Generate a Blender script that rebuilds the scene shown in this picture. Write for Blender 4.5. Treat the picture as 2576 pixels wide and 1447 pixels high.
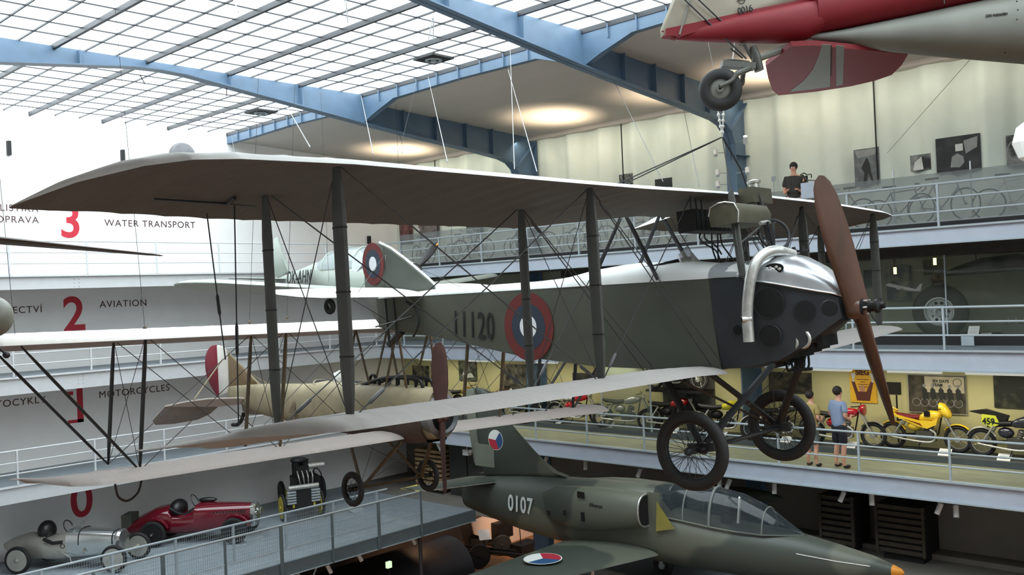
import bpy, bmesh, math, random
from mathutils import Vector, Matrix
random.seed(7)
for o in list(bpy.data.objects): bpy.data.objects.remove(o)
SC = bpy.context.scene
COL = SC.collection
PI = math.pi
# ------------------------------------------------------------------ camera
W, H, F = 2576.0, 1447.0, 2322.74
CAMX = Vector((0.6842, -0.7280, -0.0438))     # image right
CAMY = Vector((-0.0251, 0.0366, -0.9990))     # image down
CAMZ = Vector((0.7289, 0.6846, 0.0068))       # into the picture
CAMZ.normalize(); CAMX = (CAMX - CAMZ * CAMX.dot(CAMZ)).normalized(); CAMY = CAMZ.cross(CAMX).normalized()
EYE = Vector((0, 0, 10.0))
cam = bpy.data.cameras.new('camera'); cam.sensor_width = 36; cam.lens = 36 * F / W; cam.clip_start = 0.05; cam.clip_end = 200
co = bpy.data.objects.new('camera', cam); COL.objects.link(co)
co.matrix_world = Matrix(((CAMX.x, -CAMY.x, -CAMZ.x, EYE.x), (CAMX.y, -CAMY.y, -CAMZ.y, EYE.y), (CAMX.z, -CAMY.z, -CAMZ.z, EYE.z), (0, 0, 0, 1)))
SC.camera = co
SC.view_settings.view_transform = 'Standard'; SC.view_settings.look = 'None'
SC.view_settings.exposure = 0.0; SC.view_settings.gamma = 1.0; SC.view_settings.use_curve_mapping = False
# ------------------------------------------------------------------ light
wd = bpy.data.worlds.new('world'); SC.world = wd; wd.use_nodes = True
wd.node_tree.nodes['Background'].inputs[0].default_value = (0.75, 0.86, 1.0, 1); wd.node_tree.nodes['Background'].inputs[1].default_value = 0.6
SKY = 6.1          # brightness of the translucent roof glazing
LAMP = 1.7
def spot(x, y, z, tx, ty, tz, power, col=(1, .82, .58), ang=70, blend=.8, r=.06):
    l = bpy.data.lights.new('spot_light', 'SPOT'); l.energy = power * LAMP; l.color = col; l.spot_size = math.radians(ang); l.spot_blend = blend; l.shadow_soft_size = r
    o = bpy.data.objects.new('spot_light', l); COL.objects.link(o); o.location = (x, y, z)
    o.rotation_euler = (Vector((tx, ty, tz)) - Vector((x, y, z))).to_track_quat('-Z', 'Y').to_euler(); return o
def area(x, y, z, sx, sy, power, col=(1, .93, .75), down=True):
    l = bpy.data.lights.new('area_light', 'AREA'); l.shape = 'RECTANGLE'; l.size = sx; l.size_y = sy; l.energy = power * LAMP; l.color = col
    o = bpy.data.objects.new('area_light', l); COL.objects.link(o); o.location = (x, y, z); return o
for yy, pw in ((17.0, 200), (23.9, 190), (13.2, 120), (10.3, 200), (4.5, 150)):     # wash lamps that throw warm pools on the side ceiling
    spot(20.3, yy, 13.75, 20.3, yy + .1, 15, pw, ang=115)
l_ = area(21.3, 13.6, 14.72, .15, 24, 78, col=(1, .95, .82)); l_.rotation_euler = (0, math.radians(-28), 0)     # added strip that brightens the curtain wall; no fixture stands there
for yy in (21.3, 23.7, 18.6, 15.9, 13.2, 9.6, 7.6, 6.0):                                 # tubes under gallery two
    area(21.0, yy, 7.83, .12, 1.2, 13)
for yy in (6.3, 7.7, 9.1, 11, 13):
    spot(21.2, yy, 10.45, 21.7, yy, 9, 16, col=(1, .93, .6), ang=80)                    # show case lamps
spot(24.5, 22.0, 2.8, 27, 24.9, 1.0, 420, col=(1, .66, .46), ang=75)                    # basement
spot(19.5, 23.0, 3.0, 22, 24, .2, 150, col=(1, .62, .36), ang=120)
# ------------------------------------------------------------------ helpers
def lin(c):
    return tuple(((v / 12.92) if v <= .04045 else ((v + .055) / 1.055) ** 2.4) for v in c)
MATS = {}
def mat(name, rgb, rough=.6, metal=0.0, var=.12, scale=6.0, bump=0.0, spec=.5, trans=0.0, alpha=1.0, emit=0.0, stretch=None, coat=0.0):
    if name in MATS: return MATS[name]
    m = bpy.data.materials.new(name); m.use_nodes = True; nt = m.node_tree; b = nt.nodes['Principled BSDF']
    c = lin(rgb); b.inputs['Roughness'].default_value = rough; b.inputs['Metallic'].default_value = metal
    b.inputs['Specular IOR Level'].default_value = spec; b.inputs['Coat Weight'].default_value = coat
    b.inputs['Base Color'].default_value = (*c, 1)
    if var or bump:
        tc = nt.nodes.new('ShaderNodeTexCoord'); no = nt.nodes.new('ShaderNodeTexNoise'); no.inputs['Scale'].default_value = scale; no.inputs['Detail'].default_value = 5
        src = tc.outputs['Object']
        if stretch:
            mp = nt.nodes.new('ShaderNodeMapping'); mp.inputs['Scale'].default_value = stretch; nt.links.new(src, mp.inputs['Vector']); src = mp.outputs['Vector']
        nt.links.new(src, no.inputs['Vector'])
        if var:
            r = nt.nodes.new('ShaderNodeValToRGB'); r.color_ramp.elements[0].position = .3; r.color_ramp.elements[1].position = .7
            r.color_ramp.elements[0].color = (*[v * (1 - var) for v in c], 1); r.color_ramp.elements[1].color = (*[min(1, v * (1 + var)) for v in c], 1)
            nt.links.new(no.outputs['Fac'], r.inputs['Fac']); nt.links.new(r.outputs['Color'], b.inputs['Base Color'])
        if bump:
            bp = nt.nodes.new('ShaderNodeBump'); bp.inputs['Strength'].default_value = bump; bp.inputs['Distance'].default_value = .02
            nt.links.new(no.outputs['Fac'], bp.inputs['Height']); nt.links.new(bp.outputs['Normal'], b.inputs['Normal'])
    b.inputs['Transmission Weight'].default_value = trans; b.inputs['Alpha'].default_value = alpha
    if emit: b.inputs['Emission Color'].default_value = (*c, 1); b.inputs['Emission Strength'].default_value = emit
    MATS[name] = m; return m
def glassmat(name, rgb, a, rough=.05):
    """clear sheet: mostly see-through with a grey-green film and a gloss"""
    if name in MATS: return MATS[name]
    m = bpy.data.materials.new(name); m.use_nodes = True; nt = m.node_tree; nt.nodes.clear()
    out = nt.nodes.new('ShaderNodeOutputMaterial'); mx = nt.nodes.new('ShaderNodeMixShader'); t = nt.nodes.new('ShaderNodeBsdfTransparent')
    p = nt.nodes.new('ShaderNodeBsdfPrincipled'); p.inputs['Base Color'].default_value = (*lin(rgb), 1); p.inputs['Roughness'].default_value = rough
    mx.inputs['Fac'].default_value = a; nt.links.new(t.outputs[0], mx.inputs[1]); nt.links.new(p.outputs[0], mx.inputs[2]); nt.links.new(mx.outputs[0], out.inputs[0])
    MATS[name] = m; return m
def frame_from(axis):
    z = Vector(axis).normalized(); h = Vector((0, 0, 1)) if abs(z.z) < .95 else Vector((1, 0, 0))
    x = h.cross(z).normalized(); return x, z.cross(x), z
def catmull(pts, n=6):
    P = [Vector(p) for p in pts]; out = []
    for i in range(len(P) - 1):
        a = P[max(i - 1, 0)]; b = P[i]; c = P[i + 1]; d = P[min(i + 2, len(P) - 1)]
        for k in range(n):
            t = k / n; out.append(.5 * ((2 * b) + (c - a) * t + (2 * a - 5 * b + 4 * c - d) * t * t + (3 * b - a - 3 * c + d) * t ** 3))
    out.append(P[-1]); return out
class MB:
    def __init__(s): s.v = []; s.f = []; s.m = []
    def add(s, vs, fs, mi=0):
        b = len(s.v); s.v += [tuple(v) for v in vs]; s.f += [[b + i for i in f] for f in fs]; s.m += [mi] * len(fs); return s
    def box(s, lo, hi, mi=0):
        x0, y0, z0 = lo; x1, y1, z1 = hi
        return s.add([(x0, y0, z0), (x1, y0, z0), (x1, y1, z0), (x0, y1, z0), (x0, y0, z1), (x1, y0, z1), (x1, y1, z1), (x0, y1, z1)],
                     [(0, 3, 2, 1), (4, 5, 6, 7), (0, 1, 5, 4), (1, 2, 6, 5), (2, 3, 7, 6), (3, 0, 4, 7)], mi)
    def bar(s, a, b, w, h, up=(0, 0, 1), mi=0):
        a = Vector(a); b = Vector(b); z = (b - a).normalized(); u = Vector(up)
        if abs(u.dot(z)) > .97: u = Vector((1, 0, 0))
        x = u.cross(z).normalized() * w / 2; y = z.cross(x).normalized() * h / 2
        return s.loft([[p - x - y, p + x - y, p + x + y, p - x + y] for p in (a, b)], mi=mi)
    def loft(s, rings, cap=True, mi=0, closed=True):
        n = len(rings[0]); vs = [p for r in rings for p in r]; fs = []
        for i in range(len(rings) - 1):
            for j in range(n if closed else n - 1):
                k = (j + 1) % n; fs.append((i * n + j, i * n + k, (i + 1) * n + k, (i + 1) * n + j))
        if cap: fs.append(tuple(range(n))[::-1]); fs.append(tuple((len(rings) - 1) * n + j for j in range(n)))
        return s.add(vs, fs, mi)
    def tube(s, pts, r, n=8, cap=True, mi=0, flat=1.0, fl_axis=None):
        P = [Vector(p) for p in pts]; R = r if isinstance(r, (list, tuple)) else [r] * len(P); rings = []; px = None
        for i, p in enumerate(P):
            t = (P[min(i + 1, len(P) - 1)] - P[max(i - 1, 0)])
            if t.length < 1e-9: t = Vector((0, 0, 1))
            t.normalize()
            if px is None:
                if fl_axis is not None: x = Vector(fl_axis); x = (x - t * x.dot(t)).normalized()
                else: x = frame_from(t)[0]
            else:
                x = px - t * px.dot(t); x = x.normalized() if x.length > 1e-6 else frame_from(t)[0]
            px = x; y = t.cross(x)
            rings.append([p + x * math.cos(2 * PI * k / n) * R[i] + y * math.sin(2 * PI * k / n) * R[i] * flat for k in range(n)])
        return s.loft(rings, cap, mi)
    def torus(s, c, axis, R, r, n=32, m=8, mi=0, a0=0, a1=2 * PI, sq=1.0):
        c = Vector(c); x, y, z = frame_from(axis); full = abs(a1 - a0 - 2 * PI) < 1e-6; rings = []
        for i in range(n if full else n + 1):
            t = a0 + (a1 - a0) * i / n; d = x * math.cos(t) + y * math.sin(t)
            rings.append([c + d * (R + r * math.cos(2 * PI * k / m)) + z * r * sq * math.sin(2 * PI * k / m) for k in range(m)])
        if full: rings.append(rings[0])
        return s.loft(rings, not full, mi)
    def cyl(s, a, b, r, n=20, r2=None, mi=0): return s.tube([a, b], [r, r if r2 is None else r2], n, mi=mi)
    def lathe(s, c, axis, prof, n=24, mi=0):
        c = Vector(c); x, y, z = frame_from(axis)
        return s.loft([[c + z * h + (x * math.cos(2 * PI * k / n) + y * math.sin(2 * PI * k / n)) * max(r, 1e-4) for k in range(n)] for r, h in prof], mi=mi)
    def prism(s, poly, vec, mi=0):
        v = Vector(vec); a = [Vector(p) - v / 2 for p in poly]; b = [Vector(p) + v / 2 for p in poly]
        return s.loft([a, b], mi=mi)
    def ball(s, c, r, n=12, m=8, mi=0, sc=(1, 1, 1)):
        c = Vector(c); rings = []
        for i in range(m + 1):
            t = -PI / 2 + PI * i / m; q = max(math.cos(t), 1e-3)
            rings.append([c + Vector((math.cos(2 * PI * k / n) * q * r * sc[0], math.sin(2 * PI * k / n) * q * r * sc[1], math.sin(t) * r * sc[2])) for k in range(n)])
        return s.loft(rings, mi=mi)
    def obj(s, name, mats, parent=None, smooth=True, ang=35, label=None):
        me = bpy.data.meshes.new(name); me.from_pydata(s.v, [], s.f)
        for m_ in (mats if isinstance(mats, (list, tuple)) else [mats]): me.materials.append(m_)
        for p, k in zip(me.polygons, s.m): p.material_index = k; p.use_smooth = smooth
        bm = bmesh.new(); bm.from_mesh(me); bmesh.ops.recalc_face_normals(bm, faces=bm.faces); bm.to_mesh(me); bm.free()
        if smooth: me.set_sharp_from_angle(angle=math.radians(ang))
        me.update(); o = bpy.data.objects.new(name, me); COL.objects.link(o)
        if parent is not None: o.parent = parent
        if label: o['label'] = label
        return o
def tag(o, label, cat, group=None, kind=None):
    o['label'] = label; o['category'] = cat
    if group: o['group'] = group
    if kind: o['kind'] = kind
    return o
def struct(o, label=None):
    o['kind'] = 'structure'
    if label: o['label'] = label
    return o
def thing(name, label, cat, M=None, group=None):
    o = bpy.data.objects.new(name, None); o.empty_display_size = .2; COL.objects.link(o)
    if M is not None: o.matrix_world = M
    return tag(o, label, cat, group)
def copytree(o, M=None, label=None, group=None, parent=None):
    c = o.copy(); COL.objects.link(c)
    if parent is not None: c.parent = parent
    if M is not None: c.matrix_world = M
    if label: c['label'] = label
    if group: c['group'] = group
    for ch in [x for x in KIDS.get(o.name, [])]: copytree(ch, parent=c)
    return c
KIDS = {}
def kids_of(o):
    KIDS[o.name] = [x for x in bpy.data.objects if x.parent == o]
    for x in KIDS[o.name]: kids_of(x)
class Fr:
    """a right-handed local frame standing in the room; .on() finds where a sight line meets one of its planes"""
    def __init__(s, x, y, z, T):
        s.R = Matrix((x, y, z)).transposed(); s.T = Vector(T); s.M = Matrix.Translation(s.T) @ s.R.to_4x4(); s.Ri = s.R.transposed()
    def on(s, px, py, ax, v):
        d = s.Ri @ (CAMX * ((px - W / 2) / F) + CAMY * ((py - H / 2) / F) + CAMZ); o = s.Ri @ (EYE - s.T)
        return o + d * ((v - o[ax]) / d[ax])
    def w(s, p): return s.R @ Vector(p) + s.T
WORLD = Fr((1, 0, 0), (0, 1, 0), (0, 0, 1), (0, 0, 0))
def onX(px, py, v): return WORLD.on(px, py, 0, v)
def onY(px, py, v): return WORLD.on(px, py, 1, v)
def onZ(px, py, v): return WORLD.on(px, py, 2, v)
def text(body, h, origin, right, up, m, parent=None, name='lettering', depth=.004, align='LEFT', sx=1.0, space=1.0, bold=0.0, label=None):
    cu = bpy.data.curves.new('t', 'FONT'); cu.body = body; cu.size = h / .73; cu.align_x = align; cu.extrude = depth; cu.space_character = space; cu.offset = bold
    o = bpy.data.objects.new('t', cu); COL.objects.link(o); dg = bpy.context.evaluated_depsgraph_get(); dg.update()
    me = bpy.data.meshes.new_from_object(o.evaluated_get(dg)); bpy.data.objects.remove(o)
    r = Vector(right).normalized(); u = Vector(up); u = (u - r * u.dot(r)).normalized(); n = r.cross(u); O = Vector(origin)
    for v in me.vertices: c = v.co.copy(); v.co = O + r * c.x * sx + u * c.y + n * c.z
    me.materials.clear(); me.materials.append(m); ob = bpy.data.objects.new(name, me); COL.objects.link(ob)
    if parent is not None: ob.parent = parent
    if label: ob['label'] = label
    return ob
# ================================================================== THE HALL
XE, XW, YE, YW = 19.42, 22.2, 24.32, 26.6      # gallery edges and walls
XL, YB = -2.8, -9.0
ZS, ZW = 15.47, 14.93
XS, XS0 = 15.37, 4.03
G = {1: 5.86, 2: 8.49, 3: 10.97}                # gallery floors
M_wall = mat('white_plaster', (.94, .93, .92), .85, var=.03, scale=1.5)
M_wallr = mat('curtain_cloth', (.86, .89, .84), .9, var=.04, scale=2)
M_ceil = mat('side_ceiling_paint', (.72, .69, .66), .9, var=.03, scale=2)
M_fascia = mat('pale_blue_grey_steel', (.66, .69, .74), .5, var=.05, scale=3)
M_blue = mat('blue_steel_paint', (.33, .42, .51), .45, var=.10, scale=3)
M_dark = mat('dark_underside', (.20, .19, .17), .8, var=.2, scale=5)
M_rail = mat('grey_rail_paint', (.62, .66, .68), .45, var=.04)
M_railw = mat('white_rail_paint', (.80, .81, .82), .45, var=.04)
M_yel = mat('yellow_wall_paint', (.80, .78, .58), .9, var=.05, scale=1.5)
M_floor = mat('grey_green_floor_boards', (.50, .51, .42), .5, var=.2, scale=3, stretch=(3, .6, 1))
M_plinth = mat('dark_grey_plinth', (.28, .31, .32), .6, var=.1)
M_plat = mat('pale_grey_platform', (.53, .565, .59), .6, var=.08, scale=4)
M_brown = mat('beige_grey_wall', (.47, .45, .42), .9, var=.06, scale=2)
M_sand = mat('sandy_basement_floor', (.60, .42, .27), .9, var=.25, scale=4, bump=.3)
M_black = mat('black', (.05, .05, .05), .6, var=0)
M_white = mat('white_card', (.9, .9, .88), .6, var=.02)
M_seam = mat('dark_glazing_bar', (.16, .17, .19), .5, var=.05)
M_pillar = mat('blue_grey_column_paint', (.33, .43, .52), .5, var=.08)
def sbox(name, lo, hi, m, label=None): return struct(MB().box(lo, hi).obj(name, m, smooth=False), label)
sbox('floor', (XL, YB, -.2), (XW + 8, YW + 4, 0), M_sand)
# the end wall; below the platform level the hall opens into a lit basement
sbox('wall_end', (XL, YW, 3.4), (XW + .3, YW + .3, ZS + .1), M_wall)
sbox('wall_end_basement', (XL, YW, 0), (XW + 8, YW + .3, 3.4), mat('basement_wall', (.34, .28, .23), .9, var=.05))
sbox('wall_left', (XL - .3, YB, 0), (XL, YW, ZS), M_wall)
sbox('wall_back', (XL, YB - .3, 0), (XW, YB, ZS), M_wall)
sbox('wall_right_basement', (XW + 8, YB, 0), (XW + 8.3, YW, 3.4), M_brown)
sbox('wall_right_ground', (XW, YB, 3.4), (XW + .3, YW, G[1] - .1), M_brown)
sbox('wall_right_motorcycles', (XW, YB, G[1] - .1), (XW + .3, YW, G[2] - .1), M_yel)
sbox('wall_right_showcase', (XW, YB, G[2] - .1), (XW + .3, YW, G[3] - .1), mat('showcase_back_wall', (.56, .57, .49), .9, var=.06))
# curtain wall of gallery three, gently folded
mb = MB(); n = 420; a = []; b = []
for i in range(n + 1):
    y = YB + (YW - YB) * i / n; x = XW + .10 - .20 * (.5 + .5 * math.sin(y * 2 * PI / 1.18)) - .02 * math.sin(y * 2 * PI / .41)
    a.append((x, y, G[3] - .1)); b.append((x, y, ZW + .1))
mb.loft([a, b], cap=False, closed=False); struct(mb.obj('wall_right_curtain', M_wallr, ang=80))
sbox('wall_right_back', (XW + .15, YB, G[3] - .1), (XW + .35, YW, ZW + .2), M_wall)
for y in (8.62, 16.05, 24.2):
    tag(MB().cyl((XW - .14, y, 12.2), (XW - .14, y, ZW - .02), .018, 8).obj('hanging_rod', M_black), {8.62: 'thin dark rod hanging down the curtain wall beside the tall cyclist photograph', 16.05: 'thin dark rod on the curtain wall above a small framed picture', 24.2: 'thin dark rod on the curtain wall nearest the end wall'}[y], 'rod')
sbox('trim_7', (21.93, YB, 14.84), (22.3, YW, 14.96), M_ceil)
# side ceilings (they fall gently towards the walls)
def slab(name, x0, z0, x1, z1, m):
    return struct(MB().prism([(x0, 0, z0), (x1, 0, z1), (x1, 0, z1 + .12), (x0, 0, z0 + .12)], (0, 1, 0)).obj(name, m, smooth=False))
for nm, x0, z0, x1, z1 in (('ceiling_right', XS + .05, 15.28, XW + .3, ZW), ('ceiling_left', XS0 - .05, 15.28, XL - .3, ZW)):
    o = slab(nm, x0, z0, x1, z1, M_ceil); o.scale = (1, YW - YB, 1); o.location = (0, (YW + YB) / 2, 0)
# ---- skylight
m_sky = bpy.data.materials.new('translucent_roof_glazing'); m_sky.use_nodes = True; nt = m_sky.node_tree; nt.nodes.clear()
out = nt.nodes.new('ShaderNodeOutputMaterial'); em = nt.nodes.new('ShaderNodeEmission'); em.inputs[0].default_value = (.86, .96, 1.0, 1); em.inputs[1].default_value = SKY
nt.links.new(em.outputs[0], out.inputs[0])
YF = [YB, -2.4, 4.9, 12.1, 19.62, YW]
sk = bpy.data.objects.new('window_1', None); COL.objects.link(sk); struct(sk, 'gridded translucent skylight over the hall')
MB().box((XS0, YB, ZS + .06), (XS, YW, ZS + .09)).obj('glass_pane', m_sky, sk, smooth=False)
xs = [XS - .6567 * k for k in range(0, 18)]
for k, x in enumerate(xs):
    heavy = (k % 3 == 0)
    w, h = (.07, .10) if heavy else (.028, .03)
    if x >= XS0 - .1: MB().box((x - w / 2, YB, ZS + .05 - h), (x + w / 2, YW, ZS + .055)).obj('main_glazing_bar' if heavy else 'glazing_bar', M_seam, sk, smooth=False)
for i in range(len(YF) - 1):
    nrow = 10
    for j in range(1, nrow):
        y = YF[i] + (YF[i + 1] - YF[i]) * j / nrow
        MB().box((XS0, y - .012, ZS + .03), (XS, y + .012, ZS + .054)).obj('cross_bar', M_seam, sk, smooth=False)
for k, (x0, y0, y1) in enumerate(((14.03, 15.3, 15.98), (14.06, 22.65, 23.35))):
    v = thing('ceiling_vent', ['dark square roof vent with a round fan in the nearer skylight bay', 'dark square roof vent in the farther skylight bay above the end wall'][k], 'vent', group='skylight vents')
    MB().box((x0, y0, ZS - .02), (x0 + .66, y1, ZS + .028)).obj('vent_plate', M_black, v, smooth=False)
    MB().torus((x0 + .33, (y0 + y1) / 2, ZS - .03), (0, 0, 1), .17, .03, 20, 6).obj('fan_ring', M_rail, v)
    MB().ball((x0 + .33, (y0 + y1) / 2, ZS - .04), .07).obj('fan_hub', M_rail, v)
# ---- steel frames
def frame_profile(side):
    s = (lambda x: x) if side > 0 else (lambda x: 19.4 - x)
    bot = [(9.7, 15.30), (10.3, 15.28), (11.4, 15.15), (13.4, 14.92), (15.37, 14.69), (17.3, 14.50), (19.6, 14.29), (20.6, 14.18), (20.96, 14.08), (21.2, 13.9), (21.34, 13.6), (21.38, 13.2)]
    top = [(9.7, ZS + .02), (15.37, ZS + .02), (15.4, 15.27), (22.15, 14.95)]
    return [(s(x), z) for x, z in bot], [(s(x), z) for x, z in top]
names = {4.9: 'blue steel roof frame nearest the camera overhead', -2.4: 'blue steel roof frame behind the camera', 12.1: 'blue haunched steel roof frame whose leg stands behind the suspended tail wheel', 19.62: 'blue haunched steel roof frame crossing the left of the skylight'}
for yf in (-2.4, 4.9, 12.1, 19.62):
    fr = thing('roof_frame', names[yf], 'steel frame', group='blue roof frames')
    for side in (1, -1):
        bot, top = frame_profile(side); s = (lambda x: x) if side > 0 else (lambda x: 19.4 - x)
        for part, m in ((0, M_blue),):
            web = [(x, yf, z) for x, z in bot] + [(s(22.15), yf, 13.2), (s(22.15), yf, 14.95), (s(15.4), yf, 15.27), (s(15.37), yf, ZS + .02), (9.7, yf, ZS + .02)]
            # web as quads between bottom and top
            a = []; b = []
            for x, z in bot:
                xx = x if side > 0 else 19.4 - x
                tz = ZS + .02 if xx <= 15.39 else 15.27 + (14.95 - 15.27) * (xx - 15.4) / 6.75
                a.append((x, z)); b.append((x, tz))
            a.append((s(22.15), 13.2)); b.append((s(22.15), 14.95))
            mb = MB()
            for i in range(len(a) - 1):
                mb.prism([(a[i][0], yf, a[i][1]), (a[i + 1][0], yf, a[i + 1][1]), (b[i + 1][0], yf, b[i + 1][1]), (b[i][0], yf, b[i][1])], (0, .03, 0))
            mb.obj('web', m, fr, smooth=False)
        mb = MB(); pts = [(x, z) for x, z in bot]
        for i in range(len(pts) - 1):
            (x0, z0), (x1, z1) = pts[i], pts[i + 1]
            mb.prism([(x0, yf, z0), (x1, yf, z1), (x1, yf, z1 + .03), (x0, yf, z0 + .03)], (0, .30, 0))
        mb.obj('lower_flange', M_blue, fr, smooth=False)
        xst = [15.37 - 1.97 * k for k in range(1, 4)] + [16.7, 17.9, 19.1, 20.2]
        for x in xst:
            if x < 9.8: continue
            zz = None
            B, T = frame_profile(1)
            for i in range(len(B) - 1):
                if B[i][0] <= x <= B[i + 1][0]: zz = B[i][1] + (B[i + 1][1] - B[i][1]) * (x - B[i][0]) / (B[i + 1][0] - B[i][0])
            tz = ZS if x <= 15.39 else 15.27 - .0474 * (x - 15.4)
            MB().box((s(x) - .015, yf - .14, zz), (s(x) + .015, yf + .14, tz)).obj('stiffener', M_blue, fr, smooth=False)
        xc = s(21.77)
        MB().box((xc - .40, yf - .15, G[3] - .3 if side > 0 else 0), (xc - .37, yf + .15, 13.2)).obj('column_flange', M_pillar, fr, smooth=False)
        MB().box((xc + .37, yf - .15, 0), (xc + .40, yf + .15, 14.95)).obj('column_flange', M_pillar, fr, smooth=False)
        MB().box((xc - .38, yf - .02, 0), (xc + .38, yf + .02, 13.2)).obj('column_web', M_pillar, fr, smooth=False)
        MB().bar((s(21.25), yf, 13.95), (s(22.1), yf, 14.75), .03, .26, up=(0, 1, 0)).obj('stiffener', M_blue, fr, smooth=False)
        MB().bar((s(21.38), yf, 13.35), (s(22.12), yf, 13.35), .28, .03, up=(0, 0, 1)).obj('stiffener', M_blue, fr, smooth=False)
# edge beams along the skylight
enames = ['blue steel edge beam along the skylight near the end wall', 'blue steel edge beam along the skylight between the two visible frames', 'blue steel edge beam along the skylight at the top right by the red aircraft tail', 'blue steel edge beam of the skylight behind the camera']
k = 0
for i in (4, 3, 2, 1):
    y0, y1 = YF[i], YF[i + 1]
    for x, sgn in ((XS, 1), (XS0, -1)):
        eb = thing('edge_beam', enames[k] if sgn > 0 else 'blue steel edge beam on the camera side of the skylight', 'steel beam', group='skylight edge beams' if sgn > 0 else 'far side edge beams')
        L = y1 - y0; e = 0 if i == 4 else 1
        prof = [(y0, .75), (y0 + .5, .55), (y0 + 1.3, .30), ((y0 + y1) / 2, .26), (y1 - 1.3, .30), (y1 - .5, .55 if e else .30), (y1, .75 if e else .30)]
        w = MB(); fl = MB()
        for j in range(len(prof) - 1):
            (ya, da), (yb, db) = prof[j], prof[j + 1]
            w.prism([(x, ya, ZS + .03), (x, yb, ZS + .03), (x, yb, ZS - db), (x, ya, ZS - da)], (.03, 0, 0))
            fl.prism([(x + .07, ya, ZS - da), (x + .07, yb, ZS - db), (x + .07, yb, ZS - db + .02), (x + .07, ya, ZS - da + .02)], (.16, 0, 0))
        w.obj('web', M_blue, eb, smooth=False); fl.obj('lower_flange', M_blue, eb, smooth=False)
        for j in range(1, 10):
            yy = y0 + L * j / 10; MB().box((x - .06, yy - .012, ZS - .28), (x + .06, yy + .012, ZS)).obj('stiffener', M_blue, eb, smooth=False)
    k += 1
# ---- galleries
for g, z in G.items():
    fh = .42 if g < 3 else .34
    m_f = M_floor if g == 1 else M_plat
    sbox('floor_gallery_right_%d' % g, (XE + .01, YB, z - .25), (XW, YW, z), m_f)
    sbox('floor_gallery_end_%d' % g, (XL, YE + .01, z - .25), (XE, YW, z), M_plat)
    f = thing('gallery_edge_beam', ['', 'pale blue grey steel edge of the lowest right gallery below the motorcycles', 'pale blue grey steel edge of the middle right gallery below the glass show case', 'pale blue grey steel edge of the top right gallery below the bicycles'][g], 'gallery beam', group='right gallery edges')
    MB().box((XE - .03, YB, z - fh), (XE + .0, YE, z)).obj('fascia', M_fascia, f, smooth=False)
    MB().box((XE - .10, YB, z - .03), (XE + .0, YE, z + .01)).obj('top_flange', M_rail, f, smooth=False)
    MB().box((XE - .10, YB, z - fh - .01), (XE, YE, z - fh + .02)).obj('bottom_flange', M_rail, f, smooth=False)
    f = thing('gallery_edge_beam', ['', 'pale steel edge of the lowest gallery on the end wall, above the numeral 0', 'pale steel edge of the middle gallery on the end wall, above the numeral 1', 'pale steel edge of the top gallery on the end wall, above the numeral 2'][g], 'gallery beam', group='end gallery edges')
    MB().box((XL, YE, z - fh), (XE, YE + .03, z)).obj('fascia', mat('off_white_steel', (.78, .79, .80), .5, var=.03), f, smooth=False)
    MB().box((XL, YE - .07, z - .03), (XE, YE + .03, z + .01)).obj('top_flange', M_railw, f, smooth=False)
    for xx in (9.62,):
        mbb = MB()
        for a in (-.06, .06):
            for b in (.08, .17, .26): mbb.ball((xx + a, YE - .005, z - b - .03), .013, 8, 4)
        mbb.obj('rivets', M_rail, f)
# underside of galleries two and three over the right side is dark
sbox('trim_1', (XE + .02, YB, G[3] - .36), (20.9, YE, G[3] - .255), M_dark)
sbox('trim_2', (20.2, YB, G[2] - .3), (XW, YE, G[2] - .255), M_ceil)
def railing(name, label, group, pts, zs, posts, m, r=.022, postr=.02, mesh_=None):
    """pts: the two ends (x, y); zs heights of rails; posts: list of parameters 0..1"""
    t = thing(name, label, 'railing', group=group)
    (x0, y0, z0), (x1, y1, z1) = pts
    for i, h in enumerate(zs):
        MB().cyl((x0, y0, z0 + h), (x1, y1, z1 + h), r if i == len(zs) - 1 else r * .8, 8).obj('rail', m, t)
    for q in posts:
        MB().box((x0 + (x1 - x0) * q - postr, y0 + (y1 - y0) * q - postr, z0 + (z1 - z0) * q), (x0 + (x1 - x0) * q + postr, y0 + (y1 - y0) * q + postr, z0 + (z1 - z0) * q + zs[-1])).obj('post', m, t, smooth=False)
    return t
yp = [6.45 + 1.86 * k for k in range(-3, 10)]
for g, z in G.items():
    L = YE - YB
    railing('gallery_railing', ['', 'grey three-bar railing of the lowest right gallery in front of the motorcycles', 'grey three-bar railing of the middle right gallery in front of the big wheel', 'grey three-bar railing of the top right gallery in front of the bicycles'][g], 'right gallery railings',
            ((XE - .05, YB, z), (XE - .05, YE - .12, z)), (.30, .57, .86), [(y - YB) / L for y in yp if y < YE], M_rail, .024)
    L = XE - XL
    railing('gallery_railing', ['', 'white railing of the lowest gallery on the end wall', 'white railing of the middle gallery on the end wall', 'white railing of the top gallery on the end wall, under the numeral 3'][g], 'end gallery railings',
            ((XL, YE - .05, z), (XE, YE - .05, z)), (.30, .57, .86), [(x - XL) / L for x in [8.02 + 1.86 * k for k in range(-5, 7)]], M_railw, .02)
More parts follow.
